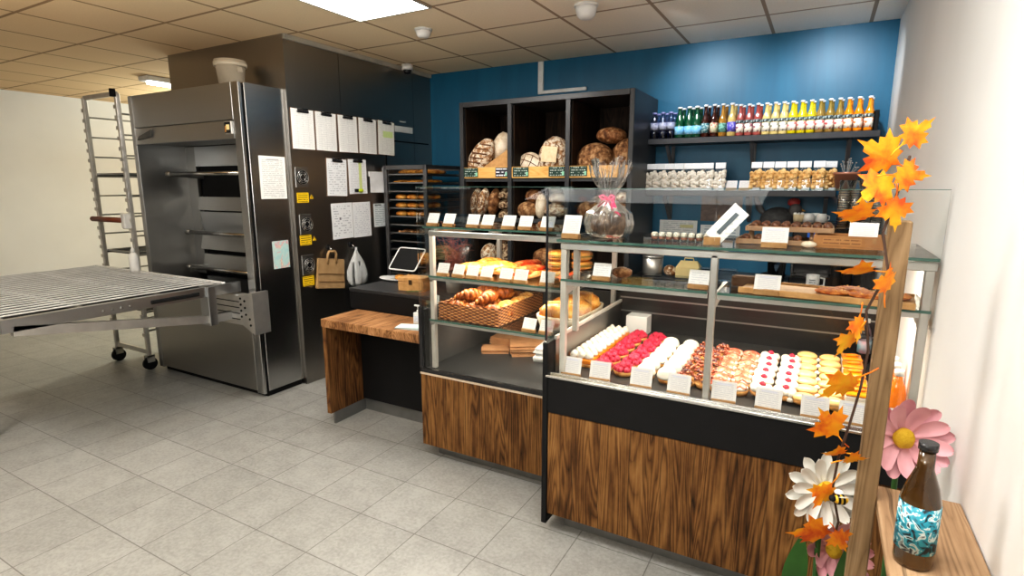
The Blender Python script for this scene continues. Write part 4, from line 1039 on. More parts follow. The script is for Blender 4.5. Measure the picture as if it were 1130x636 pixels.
slab('golden cheese topped focaccia at the right of the first', (-1.575, 2.70, mz), .10, .10, .055, CHEESE, -.2, 'cheese focaccias')
slab('golden cheese topped focaccia at the back of the middle shelf', (-1.70, 2.80, mz), .10, .09, .055, CHEESE, .4, 'cheese focaccias')
slab('long tomato topped pizza bread, front one of two', (-1.375, 2.66, mz), .062, .17, .05, TOMATO, -.08, 'tomato pizza breads')
slab('long tomato topped pizza bread, rear one of two', (-1.49, 2.84, mz), .06, .17, .05, TOMATO, -.12, 'tomato pizza breads')
# filled rolls in a stack
def roll(label, loc):
    o = thing('filled_roll', label, 'filled roll', loc, group='stacked filled rolls')
    mb = MB(); mb.blob((0, 0, .012), (.055, .07, .016), 3, .05, 20, 3, flat=-.011); mb.done('lower_half', CR_GOLD, o)
    mb = MB(); mb.blob((0, 0, .023), (.058, .073, .006), 3, .2, 40, 2); mb.done('filling', plain('lettuce_ham', srgb(186, 120, 84), .5, c2=srgb(120, 130, 50), nscale=30), o)
    mb = MB(); mb.blob((0, 0, .032), (.055, .07, .022), 3, .05, 20, 5, flat=-.006); mb.done('upper_half', CR_GOLD, o)
    return o
for k, (x, y, nm) in enumerate(((-1.235, 2.73, 'front'), (-1.115, 2.78, 'rear'))):
    for j in range(3):
        roll('%s of the %s stack of filled rolls' % (('bottom', 'middle', 'top')[j], nm), (x, y, mz + .0005 + j * .050))
slab('tomato topped pizza slice at the right end of the middle shelf', (-1.10, 2.60, mz), .06, .08, .04, TOMATO, 0, 'tomato pizza breads')
# small rolls on the top shelf between the cards
for x, lab in ((-1.455, 'small brown roll behind the cards at the middle of the top shelf'), (-1.245, 'small brown roll behind the right cards of the top shelf')):
    loaf(lab, (x, 2.56, 1.3985), (.03, .03, .024), CR_BROWN, name='small_roll')
# twig bunch in a vase behind the left post
tw = thing('dried_twigs', 'bunch of dry pinkish twigs in a pale pot on the till counter', 'dried plant', (-2.135, 3.02, .8865))
mb = MB(); mb.lathe([(0, 0), (.05, 0), (.06, .14), (.055, .14), (.047, .01), (0, .01)], 20); mb.done('pot', plain('pale_pot', (.5, .48, .45, 1), .5), tw)
for k in range(34):
    a = random.random() * 6.28; r1 = random.uniform(.03, .15); h = random.uniform(.16, .40)
    p = [(0, 0, .05)]
    for q in (.35, .6, .8, 1):
        p.append((r1 * q * math.cos(a + q) + random.uniform(-.03, .03) * q, r1 * q * math.sin(a + q) * .7 + random.uniform(-.03, .03) * q, .05 + h * q))
    mb = MB(); mb.tube(p, [.003, .003, .0026, .002, .0012], 5)
    for q in range(6):
        j = random.choice([2, 3, 4]); b = Vector(p[j]); d = Vector((random.uniform(-1, 1), random.uniform(-1, 1), random.uniform(-.2, 1))) * .045
        mb.tube([b, b + d * .5, b + d + Vector((0, 0, -.008))], [.0022, .0018, .0012], 4)
    mb.done('twig', plain('dry_twig', srgb(206, 132, 118), .7, c2=srgb(170, 92, 82)) if k == 0 else bpy.data.materials['dry_twig'], tw)

# ---------------------------------------------------------------- paper bags on the case floor
fz = .5535
def stack(label, loc, w, d, n, th, mat, rz, name, cat, jit=.006, group=None):
    o = thing(name, label, cat, loc, rz=rz, group=group)
    for k in range(n):
        mb = MB(); jx, jy, a = random.uniform(-jit, jit), random.uniform(-jit, jit), random.uniform(-.03, .03)
        mb.box(-w / 2, -d / 2, k * th, w / 2, d / 2, (k + .86) * th, m=Matrix.Translation((jx, jy, 0)) @ Matrix.Rotation(a, 4, 'Z')); mb.done('sheet', mat, o)
    return o
KR2 = plain('brown_bag_paper', srgb(186, 138, 96), .75, c2=srgb(168, 120, 80), nscale=20)
stack('small flat stack of brown paper bags at the left of the case floor', (-1.755, 2.93, fz), .17, .13, 4, .006, KR2, .5, 'paper_bag_stack', 'paper bags', .008)
stack('low stack of brown paper bags at the back of the case floor', (-1.72, 3.08, fz), .24, .15, 9, .007, KR2, .05, 'paper_bag_stack', 'paper bags', .008)
s = stack('stack of brown paper bags with a lifted corner at the middle of the case floor', (-1.545, 3.0, fz), .24, .19, 8, .008, KR2, .55, 'paper_bag_stack', 'paper bags', .008)
mb = MB(); mb.grid(lambda u, v: (-.12 + .24 * u, -.095 + .19 * v, .067 + .075 * (u * v) ** 2), 8, 8); mb.done('lifted_sheet', KR2, s)
stack('stack of white printed paper bags by the right end of the case floor', (-1.36, 2.955, fz), .17, .20, 11, .008, plain('white_bag_paper', (.72, .71, .70, 1), .6), .12, 'paper_bag_stack', 'paper bags', .01)

# ---------------------------------------------------------------- cooling rack trays and bakes
def rtray(label, z):
    o = thing('baking_tray', label, 'baking tray', (-3.26, 4.175, z - .0035), group='trays in the cooling rack')
    mb = MB(); mb.box(-.205, -.26, 0, .205, .26, .004); mb.done('base', BLACKM, o)
    mb = MB()
    for a in ((-.205, -.26, .205, -.254), (-.205, .254, .205, .26), (-.205, -.254, -.199, .254), (.199, -.254, .205, .254)): mb.box(a[0], a[1], .004, a[2], a[3], .014)
    mb.done('rim', STEEL_D, o)
W_ = ['first', 'second', 'third', 'fourth', 'fifth', 'sixth', 'seventh', 'eighth', 'ninth', 'tenth', 'eleventh', 'twelfth', 'thirteenth', 'fourteenth']
for k, z in enumerate(TZ): rtray('%s tray from the top of the cooling rack' % W_[k], z)
def lay(name, cat, proto, k, pts, what, place_names):
    z = TZ[k] + .001
    labs = ['%s %s, %s rack tray' % (what, pn, W_[k]) for pn in place_names]
    return series(proto, [((-3.26 + x, 4.175 + y, z), a) for x, y, a in pts], labs, '%ss on the %s rack tray' % (name.replace('_', ' '), W_[k]))
def simple(name, cat, r, mat, amp=.06, taper=0, lift=None):
    o = thing(name, 'x', cat); mb = MB(); mb.blob((0, 0, (lift or r[2]) * .92), r, 3, amp, 8 / max(r) * .6, random.random() * 9, flat=-r[2] * .9, taper=taper); mb.done('crust', mat, o); return o
PN4 = ['at far left', 'left of the middle', 'right of the middle', 'at far right']
tw_ = simple('twist_pastry', 'pastry', (.045, .16, .026), CR_GOLD, .25)
lay('twist_pastry', 'pastry', tw_, 0, [(-.14, -.06, .2), (-.05, -.05, -.2), (.05, -.06, .25), (.14, -.05, -.1)], 'golden twisted pastry', PN4)
tw2 = simple('twist_pastry', 'pastry', (.045, .15, .018), CR_GOLD, .25)
lay('twist_pastry', 'pastry', tw2, 1, [(-.14, -.06, -.2), (-.05, -.05, .2), (.05, -.06, -.15), (.14, -.05, .1)], 'flat golden pastry', PN4)
bn = simple('bun', 'bun', (.062, .062, .03), CR_GOLD, .04)
PN6 = ['at the front left', 'at the front centre', 'at the front right', 'in the second row at left', 'in the second row at centre', 'in the second row at right']
bp6 = [(-.13, -.17, 0), (0, -.17, .5), (.13, -.17, 1), (-.13, -.03, 0), (0, -.03, .4), (.13, -.03, .9)]
lay('bun', 'bun', bn, 3, bp6, 'round golden bun', PN6)
for k in (4, 5):
    b2 = dup(bn, (0, 0, 0), 0, 'x'); lay('bun', 'bun', b2, k, bp6, 'round golden bun', PN6)
ps = thing('pretzel_stick', 'x', 'pastry')
mb = MB(); mb.tube([(-.012 * math.sin(t * 20), -.13 + .26 * t, .014 + .004 * math.cos(t * 26)) for t in [i / 16 for i in range(17)]], [.008 + .008 * math.sin(PI * min(max(i / 16, .03), .97)) for i in range(17)], 8); mb.done('crust', CR_BROWN, ps)
lay('pretzel_stick', 'pastry', ps, 7, [(-.15, -.1, .5), (-.07, -.12, -.4), (.0, -.1, .6), (.07, -.11, -.5), (.14, -.1, .3)], 'brown pretzel stick', ['at far left', 'left of the middle', 'in the middle', 'right of the middle', 'at far right'])

# ---------------------------------------------------------------- on the till counter
o = thing('wooden_box', 'small pale wooden box with a dark clasp on the till counter', 'box', (-2.415, 2.96, .8865), rz=.12)
mb = MB(); mb.box(-.10, -.065, 0, .10, .065, .062, .002); mb.done('body', PALEW_N, o)
mb = MB(); mb.box(-.10, -.065, .0635, .10, .065, .092, .002); mb.done('lid', PALEW_N, o)
mb = MB(); mb.box(-.012, -.071, .045, .012, -.0655, .078, .001); mb.done('clasp', plain('dark_brass', (.12, .08, .05, 1), .4, .8), o)
o = thing('plate', 'white oval plate with a pastry on the till counter edge', 'plate', (-2.80, 3.20, .8865))
mb = MB(); mb.lathe([(0, .002), (.08, .002), (.12, .016), (.118, .02), (.078, .007), (0, .007)], 28, m=Matrix.Diagonal((1.2, .8, 1, 1))); mb.done('dish', WHITE_P, o)
loaf('small golden pastry on the white oval plate', (-2.745, 3.19, .914), (.05, .035, .024), CR_GOLD, name='small_pastry', cat='pastry')
o = thing('tilted_tray', 'black tilted panel with a white wire rim on a stand behind the wooden box', 'tray', (-2.70, 3.22, .8865), rz=-.05)
R = Matrix.Translation((0, 0, .165)) @ Matrix.Rotation(math.radians(48), 4, 'X')
ptsq = []
for cxq, czq, a0 in ((.11, .08, 0), (-.11, .08, 90), (-.11, -.08, 180), (.11, -.08, 270)):
    for q in range(5):
        a = math.radians(a0 + 22.5 * q); ptsq.append(R @ Vector((cxq + .02 * math.cos(a), czq + .02 * math.sin(a), 0)))
mb = MB(); mb.tube(ptsq, .006, 8, closed=True); mb.done('rim', WHITE_P, o)
mb = MB(); mb.box(-.125, -.095, -.006, .125, .095, .004, .003, m=R); mb.done('panel', BLACKM, o)
mb = MB(); mb.cyl((0, .03, .0), (0, .02, .14), .012); mb.lathe([(0, 0), (.06, 0), (.06, .008), (0, .01)], 20, c=(0, .03, 0)); mb.done('stand', BLACKG, o)
o = thing('leaf_sprig', 'small green sprig lying by the wooden box on the till counter', 'plant', (-2.36, 2.845, .8865))
for k in range(7):
    mb = MB(); mb.prism([(0, 0), (.02, .012), (.05, 0), (.02, -.012)], 0, .0015, m=Matrix.Translation((-.05 + .018 * k, 0, .004 + .002 * k)) @ Matrix.Rotation(.6 * (-1) ** k, 4, 'Z') @ Matrix.Rotation(-.15, 4, 'Y')); mb.done('leaf', plain('sprig_green', srgb(70, 96, 52), .5) if k == 0 else bpy.data.materials['sprig_green'], o)
# on the low serving counter
o = thing('leaflets', 'flat pile of pale blue leaflets on the wooden serving counter', 'leaflets', (-2.135, 2.56, .7405), rz=.2)
for k in range(3):
    mb = MB(); mb.box(-.085, -.05, .004 * k, .085, .05, .004 * k + .003, m=Matrix.Rotation(.06 * k, 4, 'Z')); mb.done('sheet', plain('pale_blue_paper', srgb(206, 222, 222), .5) if k == 0 else bpy.data.materials['pale_blue_paper'], o)
o = thing('pump_bottle', 'small white hand gel bottle on the wooden serving counter', 'bottle', (-2.155, 2.66, .7405))
mb = MB(); mb.box(-.03, -.018, 0, .03, .018, .075, .006, seg=2); mb.done('body', WHITE_P, o)
mb = MB(); mb.cyl((0, 0, .075), (0, 0, .09), .011); mb.cyl((0, 0, .09), (0, 0, .115), .005); mb.box(-.03, -.006, .112, .01, .006, .122, .002); mb.done('pump', WHITE_P, o)
mb = MB(); mb.box(-.022, -.0195, .015, .022, -.0182, .055); mb.done('label', paper('gel_label', (.7, .74, .8, 1), (.3, .3, .4, 1), 5, 'XZ', .45, 5), o)
o = thing('oil_bottle', 'amber bottle with a dark cap beside the hand gel', 'bottle', (-2.05, 2.63, .7405))
mb = MB(); mb.lathe([(0, 0), (.026, 0), (.028, .01), (.028, .085), (.014, .115), (.012, .13)], 20); mb.done('body', plain('amber_body', srgb(168, 140, 84), .25), o)
mb = MB(); mb.cyl((0, 0, .13), (0, 0, .165), .015); mb.done('cap', plain('green_cap', srgb(50, 66, 48), .4), o)
o = thing('leaflet_stand', 'upright pale leaflet holder at the end of the wooden serving counter', 'leaflet stand', (-2.005, 2.60, .7405), rz=-.35)
mb = MB(); mb.box(-.035, -.02, 0, .035, .03, .01); mb.done('base', PLASTIC, o)
mb = MB(); mb.box(-.035, .0, .011, .035, .012, .21, m=Matrix.Rotation(-.12, 4, 'X')); mb.done('leaflet', paper('leaflet_print', (.66, .74, .74, 1), (.2, .25, .3, 1), 12, 'XZ', .42, 5, amount=.7), o)
# ---------------------------------------------------------------- pastries in rows
pz = .7665
SHELL = crust('tart_shell', (150, 92, 40), (200, 142, 76), (222, 172, 108), 26, .6, .4)
CURD = plain('lemon_curd', srgb(236, 150, 40), .3, c2=srgb(222, 126, 24), nscale=20, coat=.3)
RASP = plain('raspberry', (.50, .012, .045, 1), .35, c2=(.62, .03, .08, 1), nscale=120, bump=.6, bscale=260, sss=.0)
MERI = plain('meringue', (.78, .74, .66, 1), .55, c2=(.70, .63, .52, 1), bump=.1, bscale=50)
def rows_labels(n, what, col):
    w = ['nearest the front glass', 'second from the front', 'third from the front', 'fourth from the front', 'fifth from the front', 'sixth from the front', 'seventh from the front']
    return ['%s %s, %s' % (what, w[i], col) for i in range(n)]
def cols(proto, xs, y0, y1, n, what, colnames, group, jit=.004, rzj=.1, skew=0):
    first = True
    for x, cn in zip(xs, colnames):
        pr = proto if first else dup(proto, (0, 0, 0), 0, 'x', group)
        first = False
        ys = [y0 + (y1 - y0) * k / (n - 1) for k in range(n)]
        series(pr, [((x + random.uniform(-jit, jit), y + random.uniform(-jit, jit), pz), random.uniform(-rzj, rzj)) for y in ys], rows_labels(n, what, cn), group)
LR = ['left column', 'right column']
# 1 lemon meringue slices
lm = thing('lemon_meringue_slice', 'x', 'pastry')
mb = MB(); mb.box(-.058, -.058, .0, .058, .058, .014, .003); mb.done('base', SHELL, lm)
mb = MB(); mb.box(-.056, -.056, .0145, .056, .056, .036, .004); mb.done('lemon_curd', CURD, lm)
for i in range(3):
    for j in range(2):
        mb = MB(); mb.lathe([(0, 0), (.019, .001), (.0215, .009), (.017, .022), (.008, .031), (0, .036)], 12, c=(-.037 + .037 * i, -.028 + .056 * j, .0365), wob=lambda a, z: 1 + .07 * math.sin(5 * a)); mb.done('meringue_peak', MERI, lm)
series(lm, [((-.925, 2.36 + .121 * k, pz), 0) for k in range(5)], rows_labels(5, 'lemon meringue slice', 'leftmost pastry row'), 'lemon meringue slices')
# white box behind them
o = thing('white_box', 'small plain white cardboard box at the back left of the pastry case', 'box', (-.86, 3.035, pz))
mb = MB(); mb.box(-.06, -.05, 0, .06, .05, .105, .002); mb.done('box', WHITE_P, o)
# 2 raspberry tarts
rt = thing('raspberry_tart', 'x', 'pastry')
mb = MB(); mb.lathe([(0, 0), (.040, 0), (.050, .022), (.046, .022), (.042, .016), (0, .016)], 24, wob=lambda a, z: 1 + .02 * math.sin(18 * a)); mb.done('tart_shell', SHELL, rt)
for k in range(10):
    if k < 7: a = 2 * PI * k / 7; c = (.034 * math.cos(a), .034 * math.sin(a), .029)
    else: a = 2 * PI * k / 3 + .4; c = (.014 * math.cos(a), .014 * math.sin(a), .043)
    mb = MB(); mb.blob(c, (.0155, .0155, .015), 3, .16, 130, k); mb.done('raspberry', RASP, rt)
cols(rt, (-.812, -.705), 2.30, 2.88, 6, 'raspberry tart', ['left column of raspberry tarts', 'right column of raspberry tarts'], 'raspberry tarts')
# 3 white domes
dm = thing('meringue_dome', 'x', 'pastry'); DS = Matrix.Diagonal((.84, .84, .78, 1))
mb = MB(); mb.lathe([(0, 0), (.040, 0), (.048, .024), (.044, .024), (0, .022)], 24, m=DS); mb.done('tart_shell', SHELL, dm)
mb = MB(); mb.lathe([(0, .024), (.048, .025), (.052, .036), (.049, .046), (.046, .056), (.043, .064), (.037, .072), (.028, .079), (.016, .084), (.006, .087), (0, .087)], 26, m=DS, wob=lambda a, z: 1 + .02 * math.sin(a + z * 120)); mb.done('meringue', MERI, dm)
cols(dm, (-.612, -.520), 2.30, 2.78, 6, 'tall white meringue dome', ['left column of domes', 'right column of domes'], 'meringue domes', rzj=3)
# 4 nut tarts
NUT = crust('caramel_nut', (112, 48, 34), (176, 92, 66), (222, 160, 124), 90, .3, .3, coat=.5)
NUTD = plain('cocoa_nut', srgb(84, 52, 50), .35, c2=srgb(130, 92, 92), nscale=60)
nt = thing('nut_tart', 'x', 'pastry')
mb = MB(); mb.lathe([(0, 0), (.036, 0), (.044, .020), (.040, .020), (0, .018)], 20); mb.done('tart_shell', SHELL, nt)
mb = MB(); mbd = MB()
for k in range(34):
    q = random.random() ** .5; a = random.random() * 6.28; zz = .022 + .042 * (1 - q * q) * random.uniform(.6, 1)
    (mb if k % 4 else mbd).blob((.044 * q * math.cos(a), .044 * q * math.sin(a), zz), (random.uniform(.008, .012), .0075, .007), 1, .2, 80, k, m=Matrix.Rotation(random.random() * 3, 4, 'Z') @ Matrix.Rotation(random.random() * 2, 4, 'X'))
mb.done('caramelised_nuts', NUT, nt)['kind'] = 'stuff'; mbd.done('cocoa_nuts', NUTD, nt)['kind'] = 'stuff'
cols(nt, (-.442, -.364), 2.31, 2.80, 6, 'caramelised nut tart', ['left column of nut tarts', 'right column of nut tarts'], 'caramelised nut tarts', rzj=3)
# 5 strawberry tartlets
STR = crust('strawberry_slice', (214, 96, 70), (236, 142, 112), (248, 196, 168), 30, .2, .15, coat=.6)
stt = thing('strawberry_tartlet', 'x', 'pastry')
mb = MB(); mb.lathe([(0, 0), (.035, 0), (.043, .020), (.039, .020), (0, .018)], 20); mb.done('tart_shell', SHELL, stt)
mb = MB(); mb.blob((0, 0, .025), (.040, .040, .014), 3, .05, 30); mb.done('cream', CREAM, stt)
for k in range(5):
    a = 2 * PI * k / 5
    mb = MB(); mb.blob((.020 * math.cos(a), .020 * math.sin(a), .038), (.024, .016, .006), 2, .05, 40, k, m=Matrix.Rotation(a, 4, 'Z') @ Matrix.Rotation(.35, 4, 'Y')); mb.done('strawberry_slice', STR, stt)
cols(stt, (-.314, -.232), 2.31, 2.80, 7, 'glazed strawberry tartlet', ['left column of tartlets', 'right column of tartlets'], 'strawberry tartlets', rzj=3)
# 6 cream eclairs with a raspberry
CHOUX = crust('choux', (158, 96, 44), (206, 148, 84), (226, 178, 118), 26, .6, .4)
ec = thing('cream_eclair', 'x', 'pastry')
mb = MB(); mb.blob((0, 0, .018), (.042, .040, .017), 3, .05, 20, flat=-.016); mb.done('choux_base', CHOUX, ec)
mb = MB()
for k in range(4): mb.blob((-.024 + .016 * k, .003 * (-1) ** k, .037), (.019, .037, .018), 3, .06, 40, k)
mb.done('whipped_cream', CREAM, ec)
mb = MB(); mb.blob((.004, -.004, .057), (.0125, .0105, .010), 3, .16, 130, 2); mb.done('raspberry', RASP, ec)
cols(ec, (-.150, -.062), 2.31, 2.78, 6, 'white cream eclair topped with a raspberry', ['left column of cream eclairs', 'right column of cream eclairs'], 'raspberry cream eclairs')
# 7 yellow iced eclairs
YI = plain('pale_yellow_icing', srgb(244, 194, 116), .3, c2=srgb(248, 212, 148), nscale=12, coat=.4)
ye = thing('iced_eclair', 'x', 'pastry')
mb = MB(); mb.blob((0, 0, .02), (.044, .034, .019), 3, .05, 20, flat=-.018); mb.done('choux_base', CHOUX, ye)
mb = MB(); mb.blob((0, 0, .031), (.044, .034, .019), 3, .03, 16, flat=-.004); mb.done('icing', YI, ye)
mb = MB(); mb.lathe([(0, 0), (.012, .002), (.011, .012), (0, .020)], 12, c=(-.045, -.018, .012)); mb.done('cream_dot', MERI, ye)
cols(ye, (.004, .094), 2.29, 2.90, 7, 'eclair with pale yellow icing', ['left column of iced eclairs', 'right column of iced eclairs'], 'yellow iced eclairs')
# 8 orange cream slices
OR_ = plain('orange_jelly', srgb(240, 160, 30), .18, c2=srgb(228, 128, 14), nscale=14, coat=.6)
os_ = thing('orange_cream_slice', 'x', 'pastry')
mb = MB(); mb.box(-.042, -.045, 0, .042, .045, .014, .003); mb.done('sponge', SHELL, os_)
mb = MB(); mb.box(-.040, -.043, .0145, .040, .043, .042, .004); mb.done('cream_layer', CREAM, os_)
mb = MB(); mb.box(-.041, -.044, .0425, .041, .044, .056, .005); mb.done('orange_glaze', OR_, os_)
mb = MB(); mb.blob((.0, .0, .062), (.030, .014, .007), 2, .08, 30, m=Matrix.Rotation(.3, 4, 'Z')); mb.done('orange_segment', OR_, os_)
series(os_, [((.182, 2.40 + .125 * k, pz), random.uniform(-.08, .08)) for k in range(5)], rows_labels(5, 'layered orange cream slice', 'rightmost pastry row'), 'orange cream slices')
# bottles at the right end of the case
JUICE = plain('orange_juice', srgb(238, 130, 20), .12, c2=srgb(230, 116, 12), coat=.8)
jb = thing('juice_bottle', 'x', 'bottle')
mb = MB(); mb.lathe([(0, 0), (.029, 0), (.031, .008), (.031, .085), (.024, .115), (.014, .135), (.013, .15)], 22); mb.done('juice', JUICE, jb)
mb = MB(); mb.cyl((0, 0, .151), (0, 0, .172), .0155); mb.done('cap', WHITE_P, jb)
series(jb, [((.300, 2.36, pz), 0), ((.300, 2.45, pz), 0), ((.300, 2.54, pz), 0)], ['bottle of orange juice nearest the front glass', 'bottle of orange juice second from the front glass', 'bottle of orange juice third from the front glass'], 'orange juice bottles')
wt = thing('water_bottle', 'x', 'bottle')
mb = MB(); mb.lathe([(0, 0), (.026, 0), (.028, .008), (.028, .13), (.024, .15), (.011, .18), (.010, .195)], 20); mb.done('bottle', PLASTIC, wt)
mb = MB(); mb.cyl((0, 0, .196), (0, 0, .214), .013); mb.done('cap', WHITE_P, wt)
mb = MB(); mb.lathe([(.0285, .05), (.029, .05), (.029, .11), (.0285, .11)], 20); mb.done('label', plain('pink_teal_label', srgb(196, 140, 150), .4, c2=srgb(90, 170, 180), nscale=25), wt)
series(wt, [((.30, 3.0, pz), 0), ((.235, 3.02, pz), 0)], ['clear water bottle in the rear right corner of the pastry case', 'clear water bottle left of the corner one in the pastry case'], 'water bottles in the pastry case')

# ---------------------------------------------------------------- middle shelf of the pastry case
ms = 1.2055
loaf('small brown bread roll on the left of the pastry case middle shelf', (-.735, 2.30, ms + .022), (.045, .035, .024), CR_BROWN, name='small_roll')
cbd = thing('serving_board', 'long pale wooden board of cookies on the middle shelf', 'board', (.0, 2.24, ms), rz=-.10)
mb = MB(); mb.box(-.24, -.075, 0, .30, .105, .014, .003); mb.done('board', PALEW_N, cbd)
mb = MB(); mb.box(-.24, -.085, .0, .30, -.0755, .022, .002); mb.box(-.24, .1055, 0, .30, .115, .022, .002); mb.done('side_lip', PALEW_N, cbd)
o = thing('brush', 'brown bristle block at the left end of the cookie board', 'brush', (-.24, 2.34, ms))
mb = MB(); mb.box(-.05, -.025, .0, .05, .025, .04, .006); mb.done('block', plain('brown_bristle', srgb(112, 84, 62), .8, bump=.6, bscale=120), o)
COOK = crust('cookie', (150, 72, 26), (196, 112, 50), (216, 146, 82), 34, .6, .7)
for x, y, r, lab in ((.06, 2.235, .056, 'flat cookie at the left end of the cookie board'), (.12, 2.30, .056, 'flat cookie lying at the back of the cookie board'), (.165, 2.205, .058, 'flat cookie at the front of the cookie board'), (.235, 2.24, .056, 'flat cookie at the right end of the cookie board')):
    o = thing('cookie', lab, 'cookie', (x, y, ms + .0146), group='cookies on the board')
    mb = MB(); mb.blob((0, 0, .009), (r, r, .011), 3, .08, 26, x * 40, flat=-.0085); mb.done('biscuit', COOK, o)
    mb = MB()
    for k in range(14):
        a, q = random.random() * 6.28, random.random() ** .5 * .85; mb.blob((r * q * math.cos(a), r * q * math.sin(a), .018), (.004, .003, .002), 1)
    mb.done('crumbs', CHEESE, o)['kind'] = 'stuff'

# ---------------------------------------------------------------- top shelf of the pastry case
tz = 1.3765
# cake in cellophane with a pink ribbon
cg = thing('wrapped_cake', 'round dark cake in a cellophane bag tied with a pink ribbon', 'cake', (-.812, 2.33, tz))
mb = MB(); mb.lathe([(0, .004), (.075, .004), (.088, .02), (.086, .075), (.07, .105), (.03, .115), (0, .116)], 28, wob=lambda a, z: 1 + .03 * math.sin(7 * a + z * 30)); mb.done('cake', crust('chocolate_cake', (54, 38, 28), (88, 66, 50), (130, 104, 84), 22, .6, .6), cg)
bagp = [(0, .001, 0), (.080, .001, 0), (.098, .02, .06), (.104, .06, .09), (.094, .105, .12), (.055, .138, .12), (.022, .160, .15), (.017, .168, .12), (.026, .188, .30), (.050, .225, .34), (.068, .270, .36), (.078, .318, .40)]
def bagf(u, v):
    k = v * (len(bagp) - 1); i = min(int(k), len(bagp) - 2); t = k - i
    r, z, w = [bagp[i][q] * (1 - t) + bagp[i + 1][q] * t for q in range(3)]
    a = 2 * PI * u
    rr = r * (1 + w * .5 * math.sin(9 * a + 5 * z) + w * .4 * math.sin(17 * a - 30 * z))
    top = max(0, (z - .19) / .13)
    return (rr * math.cos(a), rr * math.sin(a) * (1 - .35 * top), z + top * (.018 * math.sin(5 * a) + .012 * math.sin(13 * a)))
mb = MB(); mb.grid(bagf, 72, 33); mb.done('cellophane', CELLO, cg)
PINK = plain('pink_ribbon', srgb(222, 70, 112), .35)
mb = MB(); mb.lathe([(.021, .157), (.025, .158), (.025, .172), (.021, .173)], 20); mb.done('ribbon_knot', PINK, cg)
for s_ in (-1, 1):
    mb = MB(); mb.grid(lambda u, v: (s_ * (.018 + .045 * u) + .010 * (v - .5), -.024 - .018 * math.sin(u * PI) - .012 * u, .165 - .085 * u ** 1.3 + .016 * (v - .5)), 8, 2); mb.done('ribbon_tail', PINK, cg)
    mb = MB(); mb.tube([(0, -.024, .166), (s_ * .02, -.035, .182), (s_ * .034, -.036, .176), (s_ * .022, -.032, .165), (0, -.024, .164)], .005, 6); mb.done('ribbon_loop', PINK, cg)
# row of small dessert glasses
gp = thing('dessert_glass', 'x', 'dessert')
mb = MB(); mb.lathe([(0, 0), (.013, 0), (.016, .028), (.015, .028), (.012, .003), (0, .003)], 14); mb.done('glass', GLASS, gp)
mb = MB(); mb.lathe([(0, .004), (.0125, .004), (.0138, .014), (0, .014)], 14); mb.done('fruit_layer', plain('berry_layer', srgb(170, 90, 90), .4, c2=srgb(206, 160, 130), nscale=60), gp)
mb = MB(); mb.lathe([(0, .0145), (.0140, .0145), (.0148, .026), (.008, .033), (0, .034)], 14); mb.done('cream_top', CREAM, gp)
pts = [(-.60 + .030 * k, 2.30, tz) for k in range(9)]
series(gp, [(p_, 0) for p_ in pts], ['tiny cream dessert glass, %s of nine from the left' % w for w in ('first', 'second', 'third', 'fourth', 'fifth', 'sixth', 'seventh', 'eighth', 'last')], 'tiny dessert glasses in a row')
# chocolate trays on small wooden crates
CRT = plain('crate_wood', srgb(176, 144, 112), .65, c2=srgb(140, 108, 80), nscale=14)
CHOC = crust('praline', (70, 40, 24), (112, 70, 44), (160, 112, 78), 40, .4, .3, coat=.3)
ct = thing('wooden_crate', 'two tier wooden crate stand of pralines on the pastry case top', 'crate', (-.12, 2.44, tz))
def tray_parts(x0, x1, y0, y1, z):
    mb = MB(); mb.box(x0, y0, z, x1, y1, z + .006); mb.done('tray_floor', CRT, ct)
    for nm, a in (('front_slat', (x0, y0 - .008, x1, y0)), ('back_slat', (x0, y1, x1, y1 + .008)), ('side_slat', (x0 - .008, y0 - .008, x0 - .0005, y1 + .008)), ('side_slat', (x1 + .0005, y0 - .008, x1 + .008, y1 + .008))):
        mb = MB(); mb.box(a[0], a[1], z, a[2], a[3], z + .019, .001); mb.done(nm, CRT, ct)
tray_parts(-.155, .10, -.13, .03, .001)
tray_parts(-.13, .16, -.07, .10, .047)
for x in (-.12, .095):
    for y in (-.05, .02):
        mb = MB(); mb.box(x - .006, y - .006, .008, x + .006, y + .006, .0465); mb.done('stand_post', CRT, ct)
pl = thing('praline', 'x', 'chocolate')
mb = MB(); mb.blob((0, 0, .0155), (.017, .017, .016), 2, .06, 60, flat=-.015); mb.done('chocolate', CHOC, pl)
top = [(-.225 + .036 * k, 2.40 + .05 * r_, tz + .0535) for r_ in range(2) for k in range(8)]
low = [(-.25 + .045 * k, 2.34, tz + .0075) for k in range(5)]
labs = ['round brown praline in the upper crate tray, %s row, %s' % (('front', 'back')[r_], w) for r_ in range(2) for w in ('at the left end', 'second from left', 'third from left', 'fourth from left', 'fifth from left', 'sixth from left', 'seventh from left', 'at the right end')] + \
       ['round brown praline in the lower crate tray, %s' % w for w in ('at the left end', 'second from left', 'in the middle', 'second from right', 'at the right end')]
series(pl, [(p_, 0) for p_ in top + low], labs, 'pralines in the wooden crate')
